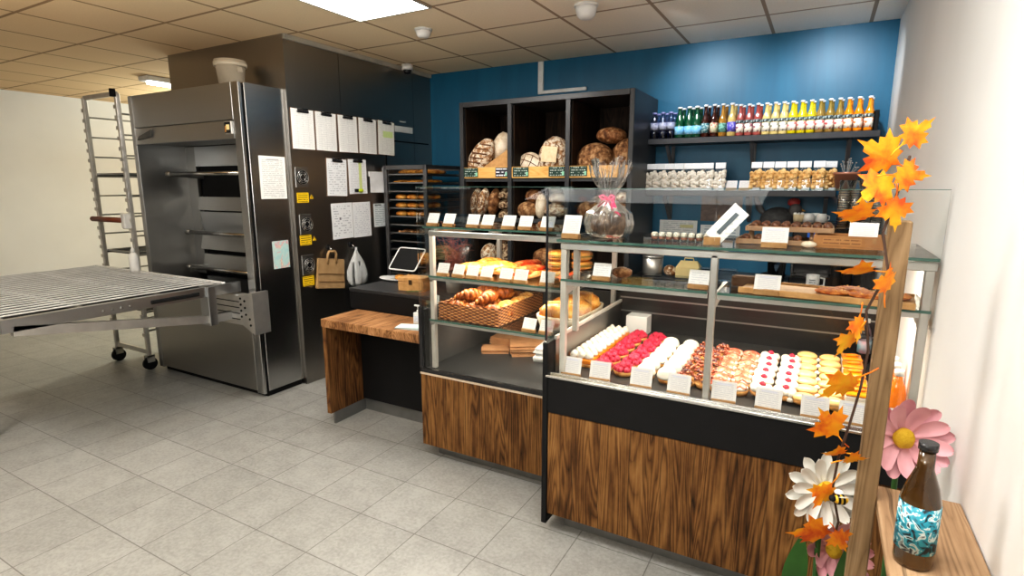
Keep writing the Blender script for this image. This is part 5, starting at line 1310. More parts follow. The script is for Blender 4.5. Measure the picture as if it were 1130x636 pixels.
# low wooden box with a printed front
wx = thing('wooden_box', 'low wooden box with faint brown lettering on the pastry case top', 'box', (.10, 2.36, tz), rz=-.03)
WBX = plain('box_wood', srgb(176, 124, 72), .6, c2=srgb(150, 100, 54), nscale=16)
mb = MB(); mb.box(-.115, -.07, 0, .115, .07, .006); mb.done('bottom', WBX, wx)
for a in ((-.115, -.07, .115, -.062), (-.115, .062, .115, .07), (-.115, -.0615, -.107, .0615), (.107, -.0615, .115, .0615)):
    mb = MB(); mb.box(a[0], a[1], .0065, a[2], a[3], .045, .001); mb.done('side', WBX, wx)
mb = MB(); mb.box(-.085, -.0715, .012, .035, -.0702, .036); mb.done('lettering', paper('box_lettering', srgb(176, 124, 72), srgb(110, 66, 34), 2, 'XZ', .42, 9, margin=.02, top=.02, amount=.8), wx)
mb = MB(); mb.box(-.106, -.061, .007, .106, .061, .018); mb.done('padding', KRAFT, wx)
loaf('small white crumbly biscuit between the crates and the low box', (-.03, 2.27, tz + .012), (.026, .02, .012), CR_WHITE, name='small_biscuit', cat='biscuit')
# ---------------------------------------------------------------- bottles on the upper shelf
BXS = [-1.205, -1.140, -1.078, -1.012, -.941, -.884, -.822, -.760, -.699, -.636, -.578, -.520, -.462, -.404, -.348, -.293, -.238, -.180, -.123, -.067, -.010, .046, .100, .158, .218]
sz = 1.9555
def liquid(name, c, c2=None, rough=.08):
    return plain(name, c, rough, c2=c2 or c, coat=.6)
def bottle(name, body, label, cap, h=.215, r=.0265, neck=.6, lab=(.035, .095), band=None, label_mat=None):
    o = thing(name, 'x', 'bottle')
    zz = h * neck
    mb = MB(); mb.lathe([(0, 0), (r * .92, 0), (r, .006), (r, zz * .86), (r * .86, zz * .98), (r * .50, zz * 1.20), (r * .38, h * .93), (r * .42, h * .935), (r * .42, h * .955), (0, h * .955)], 20); mb.done('glass_body', body, o)
    mb = MB(); mb.lathe([(0, h * .94), (r * .56, h * .94), (r * .56, h * .99), (r * .4, h), (0, h)], 14); mb.done('cap', cap, o)
    mb = MB(); mb.lathe([(r * 1.0, lab[0]), (r * 1.02, lab[0]), (r * 1.02, lab[1]), (r * 1.0, lab[1])], 20); mb.done('label', label, o)
    if band:
        mb = MB(); mb.lathe([(r * 1.0, lab[1] + .004), (r * 1.025, lab[1] + .004), (r * 1.025, lab[1] + .028), (r * 1.0, lab[1] + .028)], 20); mb.done('neck_band', band, o)
    return o
WCAP = plain('white_cap', (.80, .82, .84, 1), .3)
def spotlab(name, bg, spot, scale=26):
    t = NT(name); f = t.noise(t.co('Object'), scale, 2, .4, .3)
    t.base(t.ramp(f, [(.52, bg), (.58, spot)])); t.set(Roughness=.5); return t.m
BAND = spotlab('dark_band', (.03, .045, .05, 1), (.45, .55, .55, 1), 60)
kinds = []
# water multipack, three clear bottles with violet print
pw = bottle('water_bottle', glass('violet_water_bottle', (.62, .62, .80, 1), 1.5, .03), plain('pack_label', srgb(200, 205, 220), .4, c2=srgb(120, 124, 160), nscale=50), plain('violet_cap', srgb(150, 150, 200), .3), .20, .031, .66, (.07, .12))
pg = bottle('mineral_water_bottle', liquid('green_glass', srgb(10, 78, 52), srgb(6, 60, 40)), spotlab('pale_blue_label', srgb(120, 186, 226), srgb(170, 214, 240), 60), WCAP, .23, .034, .62, (.025, .085))
pg_l = plain('round_neck_label', srgb(190, 214, 206), .4)
mb = MB(); mb.blob((0, -.0175, .135), (.018, .010, .020), 2); mb.done('neck_label', pg_l, pg)
pc = bottle('cola_bottle', liquid('cola', srgb(46, 16, 10), srgb(66, 22, 12)), spotlab('teal_print_label', srgb(70, 120, 130), srgb(190, 210, 210), 80), WCAP, .235, .0275, .58, (.03, .10))
pcr = bottle('cola_bottle', bpy.data.materials['cola'], spotlab('cream_print_label', srgb(206, 206, 176), srgb(200, 120, 110), 70), WCAP, .235, .0275, .58, (.03, .10))
pa = bottle('ginger_drink_bottle', liquid('amber_drink', srgb(168, 122, 48), srgb(150, 104, 36)), spotlab('green_print_label', srgb(120, 176, 160), srgb(40, 90, 80), 80), WCAP, .235, .0275, .58, (.03, .095))
pp = bottle('lemonade_bottle', liquid('straw_drink', srgb(206, 184, 120), srgb(196, 170, 100)), spotlab('violet_label', srgb(92, 84, 190), srgb(180, 176, 226), 50), WCAP, .235, .030, .58, (.03, .10))
def fruit(nm, c1, c2, spot):
    return bottle(nm, liquid(nm + '_drink', srgb(*c1), srgb(*c2)), spotlab(nm + '_label', srgb(236, 228, 214), srgb(*spot), 34), WCAP, .222, .0268, .60, (.022, .082), band=BAND)
pr = fruit('rhubarb_lemonade', (150, 66, 62), (172, 92, 84), (130, 50, 80)); pe = fruit('pear_lemonade', (208, 184, 116), (216, 196, 132), (110, 110, 90)); py = fruit('lemon_lemonade', (214, 196, 12), (198, 178, 10), (226, 110, 110))
pm = fruit('apple_lemonade', (136, 120, 48), (152, 112, 60), (190, 70, 80)); po = fruit('orange_lemonade', (236, 150, 12), (226, 130, 8), (226, 120, 60))
plan = [(pw, 3, 'clear violet tinted water bottle'), (pg, 3, 'green mineral water bottle with pale blue label'), (pc, 1, 'dark cola bottle with a teal label'), (pcr, 1, 'dark cola bottle with a cream label'), (pa, 1, 'amber drink bottle with a green label'), (pp, 1, 'pale drink bottle with a violet label'),
        (pr, 3, 'pinkish red lemonade bottle'), (pe, 3, 'pale straw coloured lemonade bottle'), (py, 3, 'bright yellow lemonade bottle'), (pm, 3, 'olive brown lemonade bottle'), (po, 3, 'orange lemonade bottle')]
i = 0
for proto, n, what in plan:
    xs = BXS[i:i + n]; i += n
    back = 1 if n == 1 else n
    fr = ['%s in the front row%s' % (what, '' if n == 1 else (', left of three', ', middle of three', ', right of three')[k]) for k in range(n)]
    series(proto, [((x, 4.455, sz), random.uniform(-.2, .2)) for x in xs], fr, what + 's')
    for k, x in enumerate(xs):
        dup(proto, (x + .012, 4.535, sz), random.uniform(-.2, .2), '%s in the second row%s' % (what, '' if n == 1 else (', left of three', ', middle of three', ', right of three')[k]), what + 's')
o = thing('bottle_end_stop', 'dark upright block at the right end of the bottle row', 'block', (.262, 4.52, sz))
mb = MB(); mb.box(-.012, -.08, 0, .012, .08, .13, .002); mb.done('block', BLACKM, o)

# ---------------------------------------------------------------- biscuit bags on the lower shelf
bz2 = 1.5625
BAGF = glass('bag_film', (.93, .93, .93, 1), 1.6, .1)
HEAD = paper('bag_header_print', (.84, .86, .87, 1), (.55, .6, .66, 1), 4, 'XZ', .5, 4, amount=.4)
STRIP = paper('bag_foot_print', (.80, .82, .83, 1), (.3, .32, .36, 1), 2, 'XZ', .5, 9, amount=.5)
def bag(name, fillmat, fillname, size, n):
    o = thing(name, 'x', 'bag of biscuits')
    w = .070
    mb = MB(); mb.hexa([(-w / 2, -.03, .0), (w / 2, -.03, 0), (w / 2, .03, 0), (-w / 2, .03, 0), (-w / 2, -.006, .165), (w / 2, -.006, .165), (w / 2, .006, .165), (-w / 2, .006, .165)]); mb.done('film', BAGF, o)
    mb = MB(); mb.box(-w / 2 - .001, -.012, .160, w / 2 + .001, .010, .203, .001); mb.done('header_card', HEAD, o)
    mb = MB(); mb.box(-w / 2, -.0325, .002, w / 2, -.0308, .020); mb.done('foot_label', STRIP, o)
    mb = MB()
    for k in range(n):
        zz = .022 + .118 * (k / n) ; s_ = size * random.uniform(.85, 1.15)
        mb.blob((-.026 + .026 * (k % 3) + random.uniform(-.004, .004), random.uniform(-.022, -.004) * (1 - zz * 4), zz), (s_, s_ * .8, s_ * .72), 2, .12, 60, k, m=Matrix.Rotation(random.random() * 3, 4, 'Y') @ Matrix.Rotation(random.random() * 3, 4, 'Z'))
    mb.done(fillname, fillmat, o)['kind'] = 'stuff'
    return o
wb_ = bag('meringue_bag', MERI, 'meringue_kisses', .0215, 21)
series(wb_, [((x, 4.455 + random.uniform(-.006, .006), bz2), random.uniform(-.13, .13)) for x in (-1.213, -1.140, -1.067, -.995, -.922, -.849, -.777)] + [((-.690, 4.455, bz2), 0)],
       ['bag of white meringues on the lower wall shelf, %s' % w for w in ('first from the bread shelf', 'second from the bread shelf', 'third from the bread shelf', 'fourth from the bread shelf', 'fifth from the bread shelf', 'sixth from the bread shelf', 'last of the tight row', 'standing apart by the small cards')], 'bags of white meringues')
BISC = crust('biscuit', (176, 128, 70), (220, 176, 112), (240, 210, 156), 40, .6, .4)
cb_ = bag('cookie_bag', BISC, 'butter_biscuits', .0235, 18)
series(cb_, [((x, 4.455 + random.uniform(-.008, .008), bz2), random.uniform(-.16, .16)) for x in (-.440, -.362, -.285, -.205, -.125, -.040)] , ['bag of golden biscuits on the lower wall shelf, %s from the left' % w for w in ('first', 'second', 'third', 'fourth', 'fifth', 'sixth')], 'bags of golden biscuits')
dup(cb_, (.030, 4.54, bz2), .3, 'bag of golden biscuits standing turned behind the last of the row', 'bags of golden biscuits')
pc2 = dup(cA, (-.605, 4.44, bz2), 0, 'small price card left of the pair between the meringue and biscuit bags', 'small price cards on the lower wall shelf')
dup(cA, (-.515, 4.44, bz2), -.05, 'small price card right of the pair between the meringue and biscuit bags', 'small price cards on the lower wall shelf')
# copper pot with dry sprigs
cp = thing('flower_pot', 'copper coloured pot with dry silvery sprigs at the end of the lower shelf', 'pot', (.055, 4.47, bz2) if False else (.128, 4.49, 1.5625))
mb = MB(); mb.lathe([(0, 0), (.058, 0), (.074, .105), (.082, .107), (.082, .125), (.072, .125), (.068, .105), (.054, .006), (0, .006)], 26); mb.done('pot', plain('copper_pot', srgb(178, 122, 98), .35, .2), cp)
for k in range(22):
    a = random.random() * 6.28; r1 = random.uniform(.01, .075); h = random.uniform(.03, .10)
    mb = MB(); mb.tube([(0, 0, .08), (r1 * .5 * math.cos(a), r1 * .5 * math.sin(a), .12), (r1 * math.cos(a), r1 * math.sin(a), .12 + h)], [.002, .0018, .0012], 5)
    mb.blob((r1 * math.cos(a), r1 * math.sin(a), .12 + h), .006, 1); mb.done('sprig', plain('dry_silver', srgb(150, 150, 146), .7) if k == 0 else bpy.data.materials['dry_silver'], cp)

# ---------------------------------------------------------------- wall notices and rear counter things
sheet_b = lambda name, lab, cat, loc, w, h, mat: sheet(name, lab, cat, loc, w, h, mat, rz=0)
bp = NT('brown_poster_print'); vv = bp.co('Generated'); nn = bp.noise(vv, 3.4, 3, .6, .8)
bp.base(bp.ramp(nn, [(.38, srgb(92, 78, 74)), (.60, srgb(112, 96, 90)), (.66, srgb(150, 112, 78)), (.74, srgb(120, 74, 40))])); bp.set(Roughness=.5)
sheet_b('poster', 'brown picture poster with faded motifs under the lower wall shelf', 'poster', (-.70, 4.6795, 1.415), .31, .20, bp.m)
sheet_b('poster', 'white information sheet low on the blue wall, nearer the bread shelf', 'poster', (-1.03, 4.6795, 1.235), .305, .16, paper('info_sheet', (.78, .80, .80, 1), (.3, .36, .42, 1), 9, 'XZ', .46, 8, amount=.6, accent=((.62, .60, .25, 1), .62, .78, .55, .9)))
sheet_b('poster', 'white information sheet below the brown poster', 'poster', (-.70, 4.6795, 1.19), .30, .19, paper('info_sheet_two', (.72, .78, .82, 1), (.2, .3, .42, 1), 8, 'XZ', .44, 7, amount=.7))
cz = .9205
# hen ornament on the wall shelf support
hn = thing('hen_ornament', 'dark hen figure with a red head standing on the rear counter', 'ornament', (-.28, 4.60, cz))
mb = MB(); mb.lathe([(0, 0), (.085, 0), (.085, .015), (.02, .03), (.016, .34), (0, .34)], 24); mb.done('stand', BLACKM, hn)
mb = MB(); mb.blob((0, 0, .42), (.125, .07, .10), 3, .05, 12, flat=-.07); mb.done('body', plain('hen_dark', (.02, .02, .022, 1), .6, c2=(.06, .06, .06, 1), nscale=40), hn)
mb = MB(); mb.blob((.11, -.01, .50), (.045, .035, .05), 3); mb.done('head', plain('hen_grey', (.10, .09, .09, 1), .5), hn)
mb = MB(); mb.blob((.10, -.01, .555), (.045, .016, .032), 2, .3, 40); mb.blob((.13, -.02, .455), (.018, .012, .024), 2); mb.done('red_comb', plain('hen_red', srgb(172, 44, 40), .5), hn)
mb = MB(); mb.cyl((.15, -.01, .50), (.178, -.01, .493), .011, .001, 10); mb.done('beak', plain('hen_beak', srgb(200, 150, 60), .5), hn)
for k in range(4):
    mb = MB(); mb.blob((-.12 - .012 * k, 0, .49 + .025 * k), (.055, .012, .02), 2, m=Matrix.Rotation(.7 + .2 * k, 4, 'Y')); mb.done('tail_feather', plain('hen_tail', (.07, .07, .075, 1), .5) if k == 0 else bpy.data.materials['hen_tail'], hn)
# coffee machine
cm = thing('coffee_machine', 'black coffee machine with cups on top on the rear counter', 'coffee machine', (-.02, 4.36, cz))
mb = MB(); mb.box(-.14, -.14, 0, .14, .16, .06, .008); mb.done('base', BLACKG, cm)
mb = MB(); mb.box(-.14, .02, .0605, .14, .16, .29, .006); mb.done('back_body', BLACKG, cm)
mb = MB(); mb.box(-.14, -.14, .2905, .14, .16, .432, .008); mb.done('head', BLACKG, cm)
mb = MB(); mb.cyl((0, -.07, .24), (0, -.07, .29), .03, .025); mb.done('spout', CHROME, cm)
mb = MB(); mb.box(-.10, -.13, .0605, .10, .0, .068); mb.done('drip_grid', CHROME, cm)
mb = MB(); mb.box(-.05, -.1425, .33, .05, -.1405, .375); mb.done('display', plain('blue_display', srgb(40, 90, 170), .2, emit=.4), cm)
mug = thing('coffee_cup', 'white cup upside down at the left on the coffee machine', 'cup', (-.072, 4.29, cz + .4325), group='cups on the coffee machine')
mb = MB(); mb.lathe([(.036, 0), (.034, .0), (.026, .052), (0, .054), (0, .058), (.024, .058), (.030, .050), (.038, .004)], 24); mb.done('bowl', WHITE_P, mug)
mb = MB(); mb.tube([(.034, 0, .012), (.054, 0, .018), (.054, 0, .04), (.031, 0, .046)], .004, 8); mb.done('handle', WHITE_P, mug)
dup(mug, (.005, 4.29, cz + .4325), .6, 'white cup upside down at the right on the coffee machine')
dup(mug, (-.035, 4.36, cz + .4325), .2, 'white cup upside down at the back on the coffee machine')
sp_ = thing('sugar_pot', 'small cream pot with crimped rim beside the cups', 'pot', (-.135, 4.29, cz + .4325))
mb = MB(); mb.lathe([(0, 0), (.03, 0), (.034, .05), (.030, .05), (.027, .004), (0, .004)], 24, wob=lambda a, z: 1 + .03 * math.sin(8 * a)); mb.done('pot', plain('cream_pot', srgb(214, 196, 160), .5), sp_)
mb = MB()
for k in range(8): mb.blob((.026 * math.cos(k * .785), .026 * math.sin(k * .785), .052), (.009, .009, .012), 1)
mb.done('crimped_rim', WHITE_P, sp_)
# cup towers
ct_ = thing('cup_tower', 'x', 'cup dispenser')
mb = MB(); mb.lathe([(0, 0), (.045, 0), (.045, .02), (.031, .024), (.031, .40), (.027, .40), (.027, .024)], 22); mb.done('stand', BLACKM, ct_)
mb = MB()
mb.lathe([(.032, .41), (.0325, .41), (.0325, .71), (.032, .71)], 24); mb.done('tube', glass('tube_plastic', (.93, .94, .95, 1), 2.5, .15), ct_)
mb = MB()
for k in range(17): mb.lathe([(.024, .405 + .015 * k), (.0305, .412 + .015 * k), (.0308, .4155 + .015 * k), (.0245, .413 + .015 * k)], 18)
mb.done('cups', plain('paper_cup', srgb(224, 214, 196), .6), ct_)['kind'] = 'stuff'
series(ct_, [((.118, 4.13, cz), 0), ((.182, 4.16, cz), 0), ((.244, 4.13, cz), 0), ((.302, 4.16, cz), 0)], ['clear tube of stacked paper cups, %s from the left' % w for w in ('first', 'second', 'third', 'fourth')], 'tubes of paper cups')
# yellow cake box with a handle, plastic tubs, jug, mug, sausage shaped loaf
yb = thing('cake_box', 'pale yellow folded cake box with a carrying handle on the rear counter', 'box', (-.83, 4.2, cz), rz=.05)
YB = plain('yellow_card', srgb(226, 206, 150), .6)
mb = MB(); mb.hexa([(-.085, -.06, 0), (.085, -.06, 0), (.085, .06, 0), (-.085, .06, 0), (-.085, -.06, .08), (.085, -.06, .08), (.085, .06, .08), (-.085, .06, .08)]); mb.done('body', YB, yb)
mb = MB(); mb.hexa([(-.085, -.06, .081), (.085, -.06, .081), (.085, .06, .081), (-.085, .06, .081), (-.06, -.008, .125), (.06, -.008, .125), (.06, .008, .125), (-.06, .008, .125)]); mb.done('gable_lid', YB, yb)
mb = MB(); mb.tube([(-.035, 0, .122), (-.03, 0, .145), (.03, 0, .145), (.035, 0, .122)], .005, 6); mb.done('handle', YB, yb)
loaf('short sausage shaped bread beside the yellow cake box', (-.965, 4.2, cz + .04), (.05, .045, .042), CR_FLOUR, (0, .5, .5), .06, name='small_loaf')
for x, lab, s_ in ((-.69, 'clear plastic tub beside the yellow cake box', 1), (-.555, 'clear plastic tub with printed lid, right of the first tub', 1.1)):
    o = thing('plastic_tub', lab, 'tub', (x, 4.18, cz), group='plastic tubs on the rear counter')
    mb = MB(); mb.hexa([(-.045 * s_, -.04, 0), (.045 * s_, -.04, 0), (.045 * s_, .04, 0), (-.045 * s_, .04, 0), (-.058 * s_, -.05, .075), (.058 * s_, -.05, .075), (.058 * s_, .05, .075), (-.058 * s_, .05, .075)]); mb.done('tub', glass('tub_plastic', (.78, .86, .92, 1), 1.5, .1), o)
    mb = MB(); mb.box(-.060 * s_, -.053, .0755, .060 * s_, .053, .083, .002); mb.done('lid', glass('tub_lid', (.75, .84, .9, 1), 1.5, .15), o)
jg = thing('measuring_jug', 'clear measuring jug with white scale on the rear counter', 'jug', (-.235, 4.12, cz))
mb = MB(); mb.lathe([(0, 0), (.048, 0), (.052, .01), (.060, .21), (.064, .22), (.058, .215), (.049, .012), (0, .008)], 26); mb.done('body', glass('jug_plastic', (.72, .78, .84, 1), 1.6, .08), jg)
mb = MB(); mb.lathe([(0, .010), (.046, .010), (.053, .14), (0, .14)], 24); mb.done('contents', plain('milky_contents', (.62, .66, .72, 1), .4), jg)
mb = MB(); mb.tube([(.058, 0, .19), (.098, 0, .18), (.098, 0, .07), (.054, 0, .05)], .008, 8); mb.done('handle', PLASTIC, jg)
mg = thing('mug', 'white mug with a dark print on the rear counter', 'mug', (-.01, 4.13, cz))
mb = MB(); mb.lathe([(0, 0), (.038, 0), (.040, .008), (.040, .095), (.036, .095), (.035, .008), (0, .008)], 26); mb.done('cup', WHITE_P, mg)
mb = MB(); mb.tube([(.039, 0, .078), (.066, 0, .072), (.066, 0, .028), (.039, 0, .02)], .006, 8); mb.done('handle', WHITE_P, mg)
mb = MB(); mb.grid(lambda u, v: (.0406 * math.sin(-.6 + 1.0 * u), -.0406 * math.cos(-.6 + 1.0 * u), .025 + .045 * v), 8, 2); mb.done('print', paper('mug_print', (.7, .7, .7, 1), (.06, .06, .07, 1), 3, 'XZ', .38, 4, margin=.05, top=.05, amount=.9), mg)
tn = thing('storage_canister', 'grey steel canister at the left of the rear counter', 'canister', (-1.10, 4.2, cz))
mb = MB(); mb.lathe([(0, 0), (.075, 0), (.078, .006), (.078, .13), (.07, .135), (0, .136)], 28); mb.done('body', ALU, tn)
mb = MB(); mb.lathe([(0, .1365), (.08, .1365), (.08, .15), (.02, .155), (.012, .17), (0, .17)], 28); mb.done('lid', ALU, tn)
bb = thing('blue_carton', 'dark blue carton behind the mug on the rear counter', 'carton', (.135, 4.3, cz) if False else (.24, 4.36, cz))
mb = MB(); mb.box(-.05, -.04, 0, .05, .04, .20, .002); mb.done('carton', plain('blue_card', srgb(20, 50, 150), .4), bb)
mb = MB(); mb.box(-.04, -.0415, .06, .04, -.0402, .14); mb.done('print', plain('blue_print', srgb(120, 160, 220), .4), bb)
# wire and plug at the left edge of the bread shelf
o = thing('wall_switch', 'white plug socket with a cable hanging by the left side of the bread shelf', 'socket', (-2.93, 4.68, 1.80))
mb = MB(); mb.box(-.03, -.04, -.21, .04, 0, -.10, .004); mb.done('socket_box', WHITE_P, o)
mb = MB(); mb.tube([(.02, -.02, -.45), (.02, -.02, -.10), (.02, -.02, .16)], .008, 8); mb.done('cable', WHITE_P, o)
mb = MB(); mb.lathe([(0, 0), (.03, 0), (.03, .012), (0, .016)], 20, m=Matrix.Translation((.02, -.0, .25)) @ Matrix.Rotation(PI / 2, 4, 'X')); mb.done('switch', WHITE_P, o)
# ---------------------------------------------------------------- oak display rack by the customer side, with garland and flowers
rk = thing('display_rack', 'oak display rack with an upright post at the right of the pastry case', 'rack', (.22, 1.25, 0))
for x0, x1, y0, y1 in ((.130, .172, 1.435, 1.475), (.130, .172, .30, .34)):
    mb = MB(); mb.box(x0, y0, 0, x1, y1, 1.525, .003); mb.done('post', OAK, rk, world=True)
for z in (.875, .45, .12):
    mb = MB(); mb.box(.173, .28, z - .022, .342, 1.52, z, .002); mb.done('shelf', OAK_Y, rk, world=True)
# printed bottles on the rack
dk = thing('lemonade_bottle', 'x', 'bottle')
mb = MB(); mb.lathe([(0, 0), (.030, 0), (.033, .008), (.033, .135), (.026, .165), (.014, .20), (.013, .235)], 28); mb.done('glass_body', liquid('brown_glass', srgb(52, 34, 16), srgb(84, 58, 22)), dk)
LB = NT('teal_comic_label'); v_ = LB.co('Object'); f_ = LB.noise(v_, 60, 2, .4, 1.2)
LB.base(LB.ramp(f_, [(.36, srgb(16, 26, 34)), (.42, srgb(26, 128, 150)), (.52, srgb(40, 150, 168)), (.58, srgb(214, 226, 224)), (.68, srgb(24, 40, 52))])); LB.set(Roughness=.45); LB = LB.m
mb = MB(); mb.lathe([(.0332, .035), (.0338, .035), (.0338, .13), (.0332, .13)], 28); mb.done('label', LB, dk)
mb = MB(); mb.cyl((0, 0, .236), (0, 0, .25), .016); mb.done('cap', BLACKG, dk)
series(dk, [((.222, 1.22, .8755), .5), ((.225, 1.32, .8755), 1.5), ((.23, 1.42, .8755), 2.5)] if False else [((.215, 1.22, .8755), .5)], ['brown bottle with teal printed label at the edge of the oak rack'])

# maple leaf garland
LEAF = NT('autumn_leaf'); v_ = LEAF.co('Object'); f_ = LEAF.noise(v_, 16, 4, .6, .4)
LEAF.base(LEAF.ramp(f_, [(.34, srgb(200, 74, 10)), (.44, srgb(222, 118, 8)), (.54, srgb(230, 150, 8)), (.70, srgb(222, 172, 24))])); LEAF.set(Roughness=.6)
LEAF.b.inputs['Subsurface Weight'].default_value = 0; LEAF = LEAF.m
half = [(0, -.50), (.10, -.30), (.30, -.34), (.27, -.16), (.56, -.10), (.45, .06), (.60, .26), (.36, .24), (.30, .40), (.16, .30), (.17, .56), (.06, .60), (0, .86)]
outline = half + [(-x, y) for x, y in half[-2:0:-1]]
gl = thing('leaf_garland', 'garland of orange maple leaves twined down the oak post', 'garland', (.12, 1.42, .75))
gx = Vector((.12, 1.42, .75))
stem = [(.150, 1.425, 1.66), (.135, 1.42, 1.58), (.118, 1.41, 1.50), (.135, 1.40, 1.42), (.105, 1.405, 1.33), (.118, 1.41, 1.24), (.112, 1.41, 1.15), (.098, 1.40, 1.06), (.085, 1.40, .98), (.080, 1.40, .90), (.100, 1.40, .82), (.092, 1.40, .76)]
mb = MB(); mb.tube([Vector(p) - gx for p in stem], .0028, 6); mb.done('stem', plain('dark_vine', srgb(70, 48, 36), .7), gl)

def leaf(p, size, roll, yaw, pitch):
    mb = MB()
    c = mb.bm.verts.new((0, 0, .0))
    vs = [mb.bm.verts.new((x * size, y * size, -.10 * size * (abs(x) * 2 + .25 * math.sin(y * 9)) + .02 * size * math.sin(x * 14 + y * 7))) for x, y in outline]
    for k in range(len(vs)):
        f = mb.bm.faces.new((c, vs[k], vs[(k + 1) % len(vs)])); f.smooth = True
    mb.tube([(0, -.45 * size, 0), (0, -.7 * size, .03 * size), (.05 * size, -.95 * size, .06 * size)], .0016, 5)
    M_ = Matrix.Translation(Vector(p) - gx) @ Matrix.Rotation(yaw, 4, 'Z') @ Matrix.Rotation(PI / 2 + pitch, 4, 'X') @ Matrix.Rotation(roll, 4, 'Z')
    bmesh.ops.transform(mb.bm, matrix=M_, verts=mb.bm.verts[:])
    mb.done('maple_leaf', LEAF, gl)
for p, s_, roll, yaw, pitch in (((.105, 1.40, 1.660), .085, 1.1, .5, .2), ((.103, 1.39, 1.600), .075, 2.2, .5, -.2), ((.072, 1.39, 1.538), .072, 1.45, .4, .9), ((.135, 1.40, 1.552), .062, 3.3, .3, .2),
        ((.086, 1.39, 1.418), .066, 1.6, .5, 1.0), ((.135, 1.39, 1.395), .060, .2, .9, .2), ((.094, 1.39, 1.300), .052, 3.0, .9, -.1), ((.078, 1.39, 1.262), .058, 2.7, .8, .3),
        ((.080, 1.39, 1.160), .080, 2.3, .5, .4), ((.064, 1.385, 1.058), .082, .7, .6, .2), ((.082, 1.39, .994), .050, 1.5, .6, .7), ((.110, 1.39, .985), .048, -1.4, .5, .6),
        ((.066, 1.385, .893), .062, 2.7, .5, .1), ((.056, 1.385, .785), .084, 1.6, .5, .3), ((.104, 1.385, .788), .058, -2.6, .5, .1), ((.150, 1.41, 1.70), .06, -.8, .4, .1), ((.145, 1.40, 1.62), .06, -1.6, .4, .1)):
    leaf(p, s_, roll, yaw, pitch)
# bee on the garland
be = thing('bee_ornament', 'small yellow and black striped bee on the white daisy', 'ornament', (.098, 1.385, .885), rz=.4)
mb = MB(); mb.blob((0, 0, 0), (.017, .011, .011), 3); mb.done('body', plain('bee_yellow', srgb(228, 182, 40), .5), be)
for k in range(2):
    mb = MB(); mb.lathe([(.0108, -.0025), (.0118, -.0025), (.0118, .0025), (.0108, .0025)], 16, m=Matrix.Translation((-.006 + .010 * k, 0, 0)) @ Matrix.Rotation(PI / 2, 4, 'Y')); mb.done('stripe', BLACKM, be)
mb = MB(); mb.blob((-.018, 0, .002), .008, 2); mb.done('head', BLACKM, be)
for s_ in (-1, 1):
    mb = MB(); mb.blob((.0, s_ * .012, .012), (.011, .008, .0015), 2, m=Matrix.Rotation(s_ * .5, 4, 'X')); mb.done('wing', WHITE_P, be)
# daisies
PET_W = plain('white_petal', (.74, .74, .70, 1), .6, c2=(.66, .66, .61, 1), nscale=10)
PET_P = plain('pink_petal', srgb(226, 176, 182), .6, c2=srgb(210, 150, 160), nscale=10)
LGREEN = plain('leaf_green', srgb(58, 110, 48), .5, c2=srgb(40, 84, 36), nscale=8)
def petal(L, w, cup):
    def wd(u):
        return w * (.35 + .65 * math.sin(min(u / .7, 1) * PI / 2)) * (1 if u < .7 else math.sqrt(max(0, 1 - ((u - .7) / .302) ** 2)))
    def pt(u, v):
        u = 1 - (1 - u) ** 2.2
        return ((v - .5) * 2 * wd(u), L * (.16 + .84 * u), cup * u * u - .007 * (1 - (2 * v - 1) ** 2) + .006)
    return pt
def daisy(label, loc, R_, n, pm, yaw, pitch, layers=2, center=True, stem_to=0.0, cup=.015, leaves=()):
    o = thing('daisy_decoration', label, 'artificial flower', (loc[0], loc[1], stem_to), rz=0)
    off = Vector((0, 0, loc[2] - stem_to))
    H = Matrix.Translation(off) @ Matrix.Rotation(yaw, 4, 'Z') @ Matrix.Rotation(PI / 2 - pitch, 4, 'X')
    for l in range(layers):
        for k in range(n):
            a = 2 * PI * (k + .5 * l) / n
            mb = MB(); mb.grid(petal(R_ * (1 - .10 * l), R_ * (.15 if pm is PET_W else .19), cup + .012 * l), 10, 4)
            bmesh.ops.transform(mb.bm, matrix=H @ Matrix.Translation((0, 0, .004 * l)) @ Matrix.Rotation(a, 4, 'Z'), verts=mb.bm.verts[:]); mb.done('petal', pm, o)
    if center:
        mb = MB(); mb.blob((0, 0, .012), (R_ * .25, R_ * .25, .016), 3, .1, 60); bmesh.ops.transform(mb.bm, matrix=H, verts=mb.bm.verts[:]); mb.done('flower_centre', plain('daisy_yellow', srgb(214, 176, 40), .7, bump=.5, bscale=150), o)
    mb = MB(); b = H @ Vector((0, 0, -.012)); mb.tube([b, b + Vector((.004, .02, -.06)), Vector((.01, .03, .35 * b.z)), Vector((.01, .03, .0))], .007, 8); mb.done('stem', LGREEN, o)
    for (dx, dy, z0, h, w, a) in leaves:
        mb = MB(); mb.grid(lambda u, v: (dx + (v - .5) * 2 * w * math.sin(PI * min(.98, .05 + .93 * u)) * math.cos(a) + .03 * u * math.cos(a + .6), dy + (v - .5) * 2 * w * math.sin(PI * min(.98, .05 + .93 * u)) * math.sin(a), z0 + h * u - .02 * (2 * v - 1) ** 2), 10, 4); mb.done('leaf', LGREEN, o)
    return o
daisy('large white daisy decoration with yellow centre before the wooden case front', (.068, 1.50, .842), .098, 11, PET_W, .45, .15, 2, True, 0.0, cup=.004, leaves=((-.055, -.02, .50, .24, .030, .3), (.06, .02, .48, .26, .03, .5)))
daisy('pink daisy decoration low between the white daisy and the oak post', (.105, 1.57, .640), .085, 8, PET_P, .45, .5, 2, True, 0.0, .04)
daisy('pink daisy decoration behind the oak rack shelf', (.235, 1.66, .955), .105, 9, PET_P, .3, .2, 2, True, 0.0, .03)
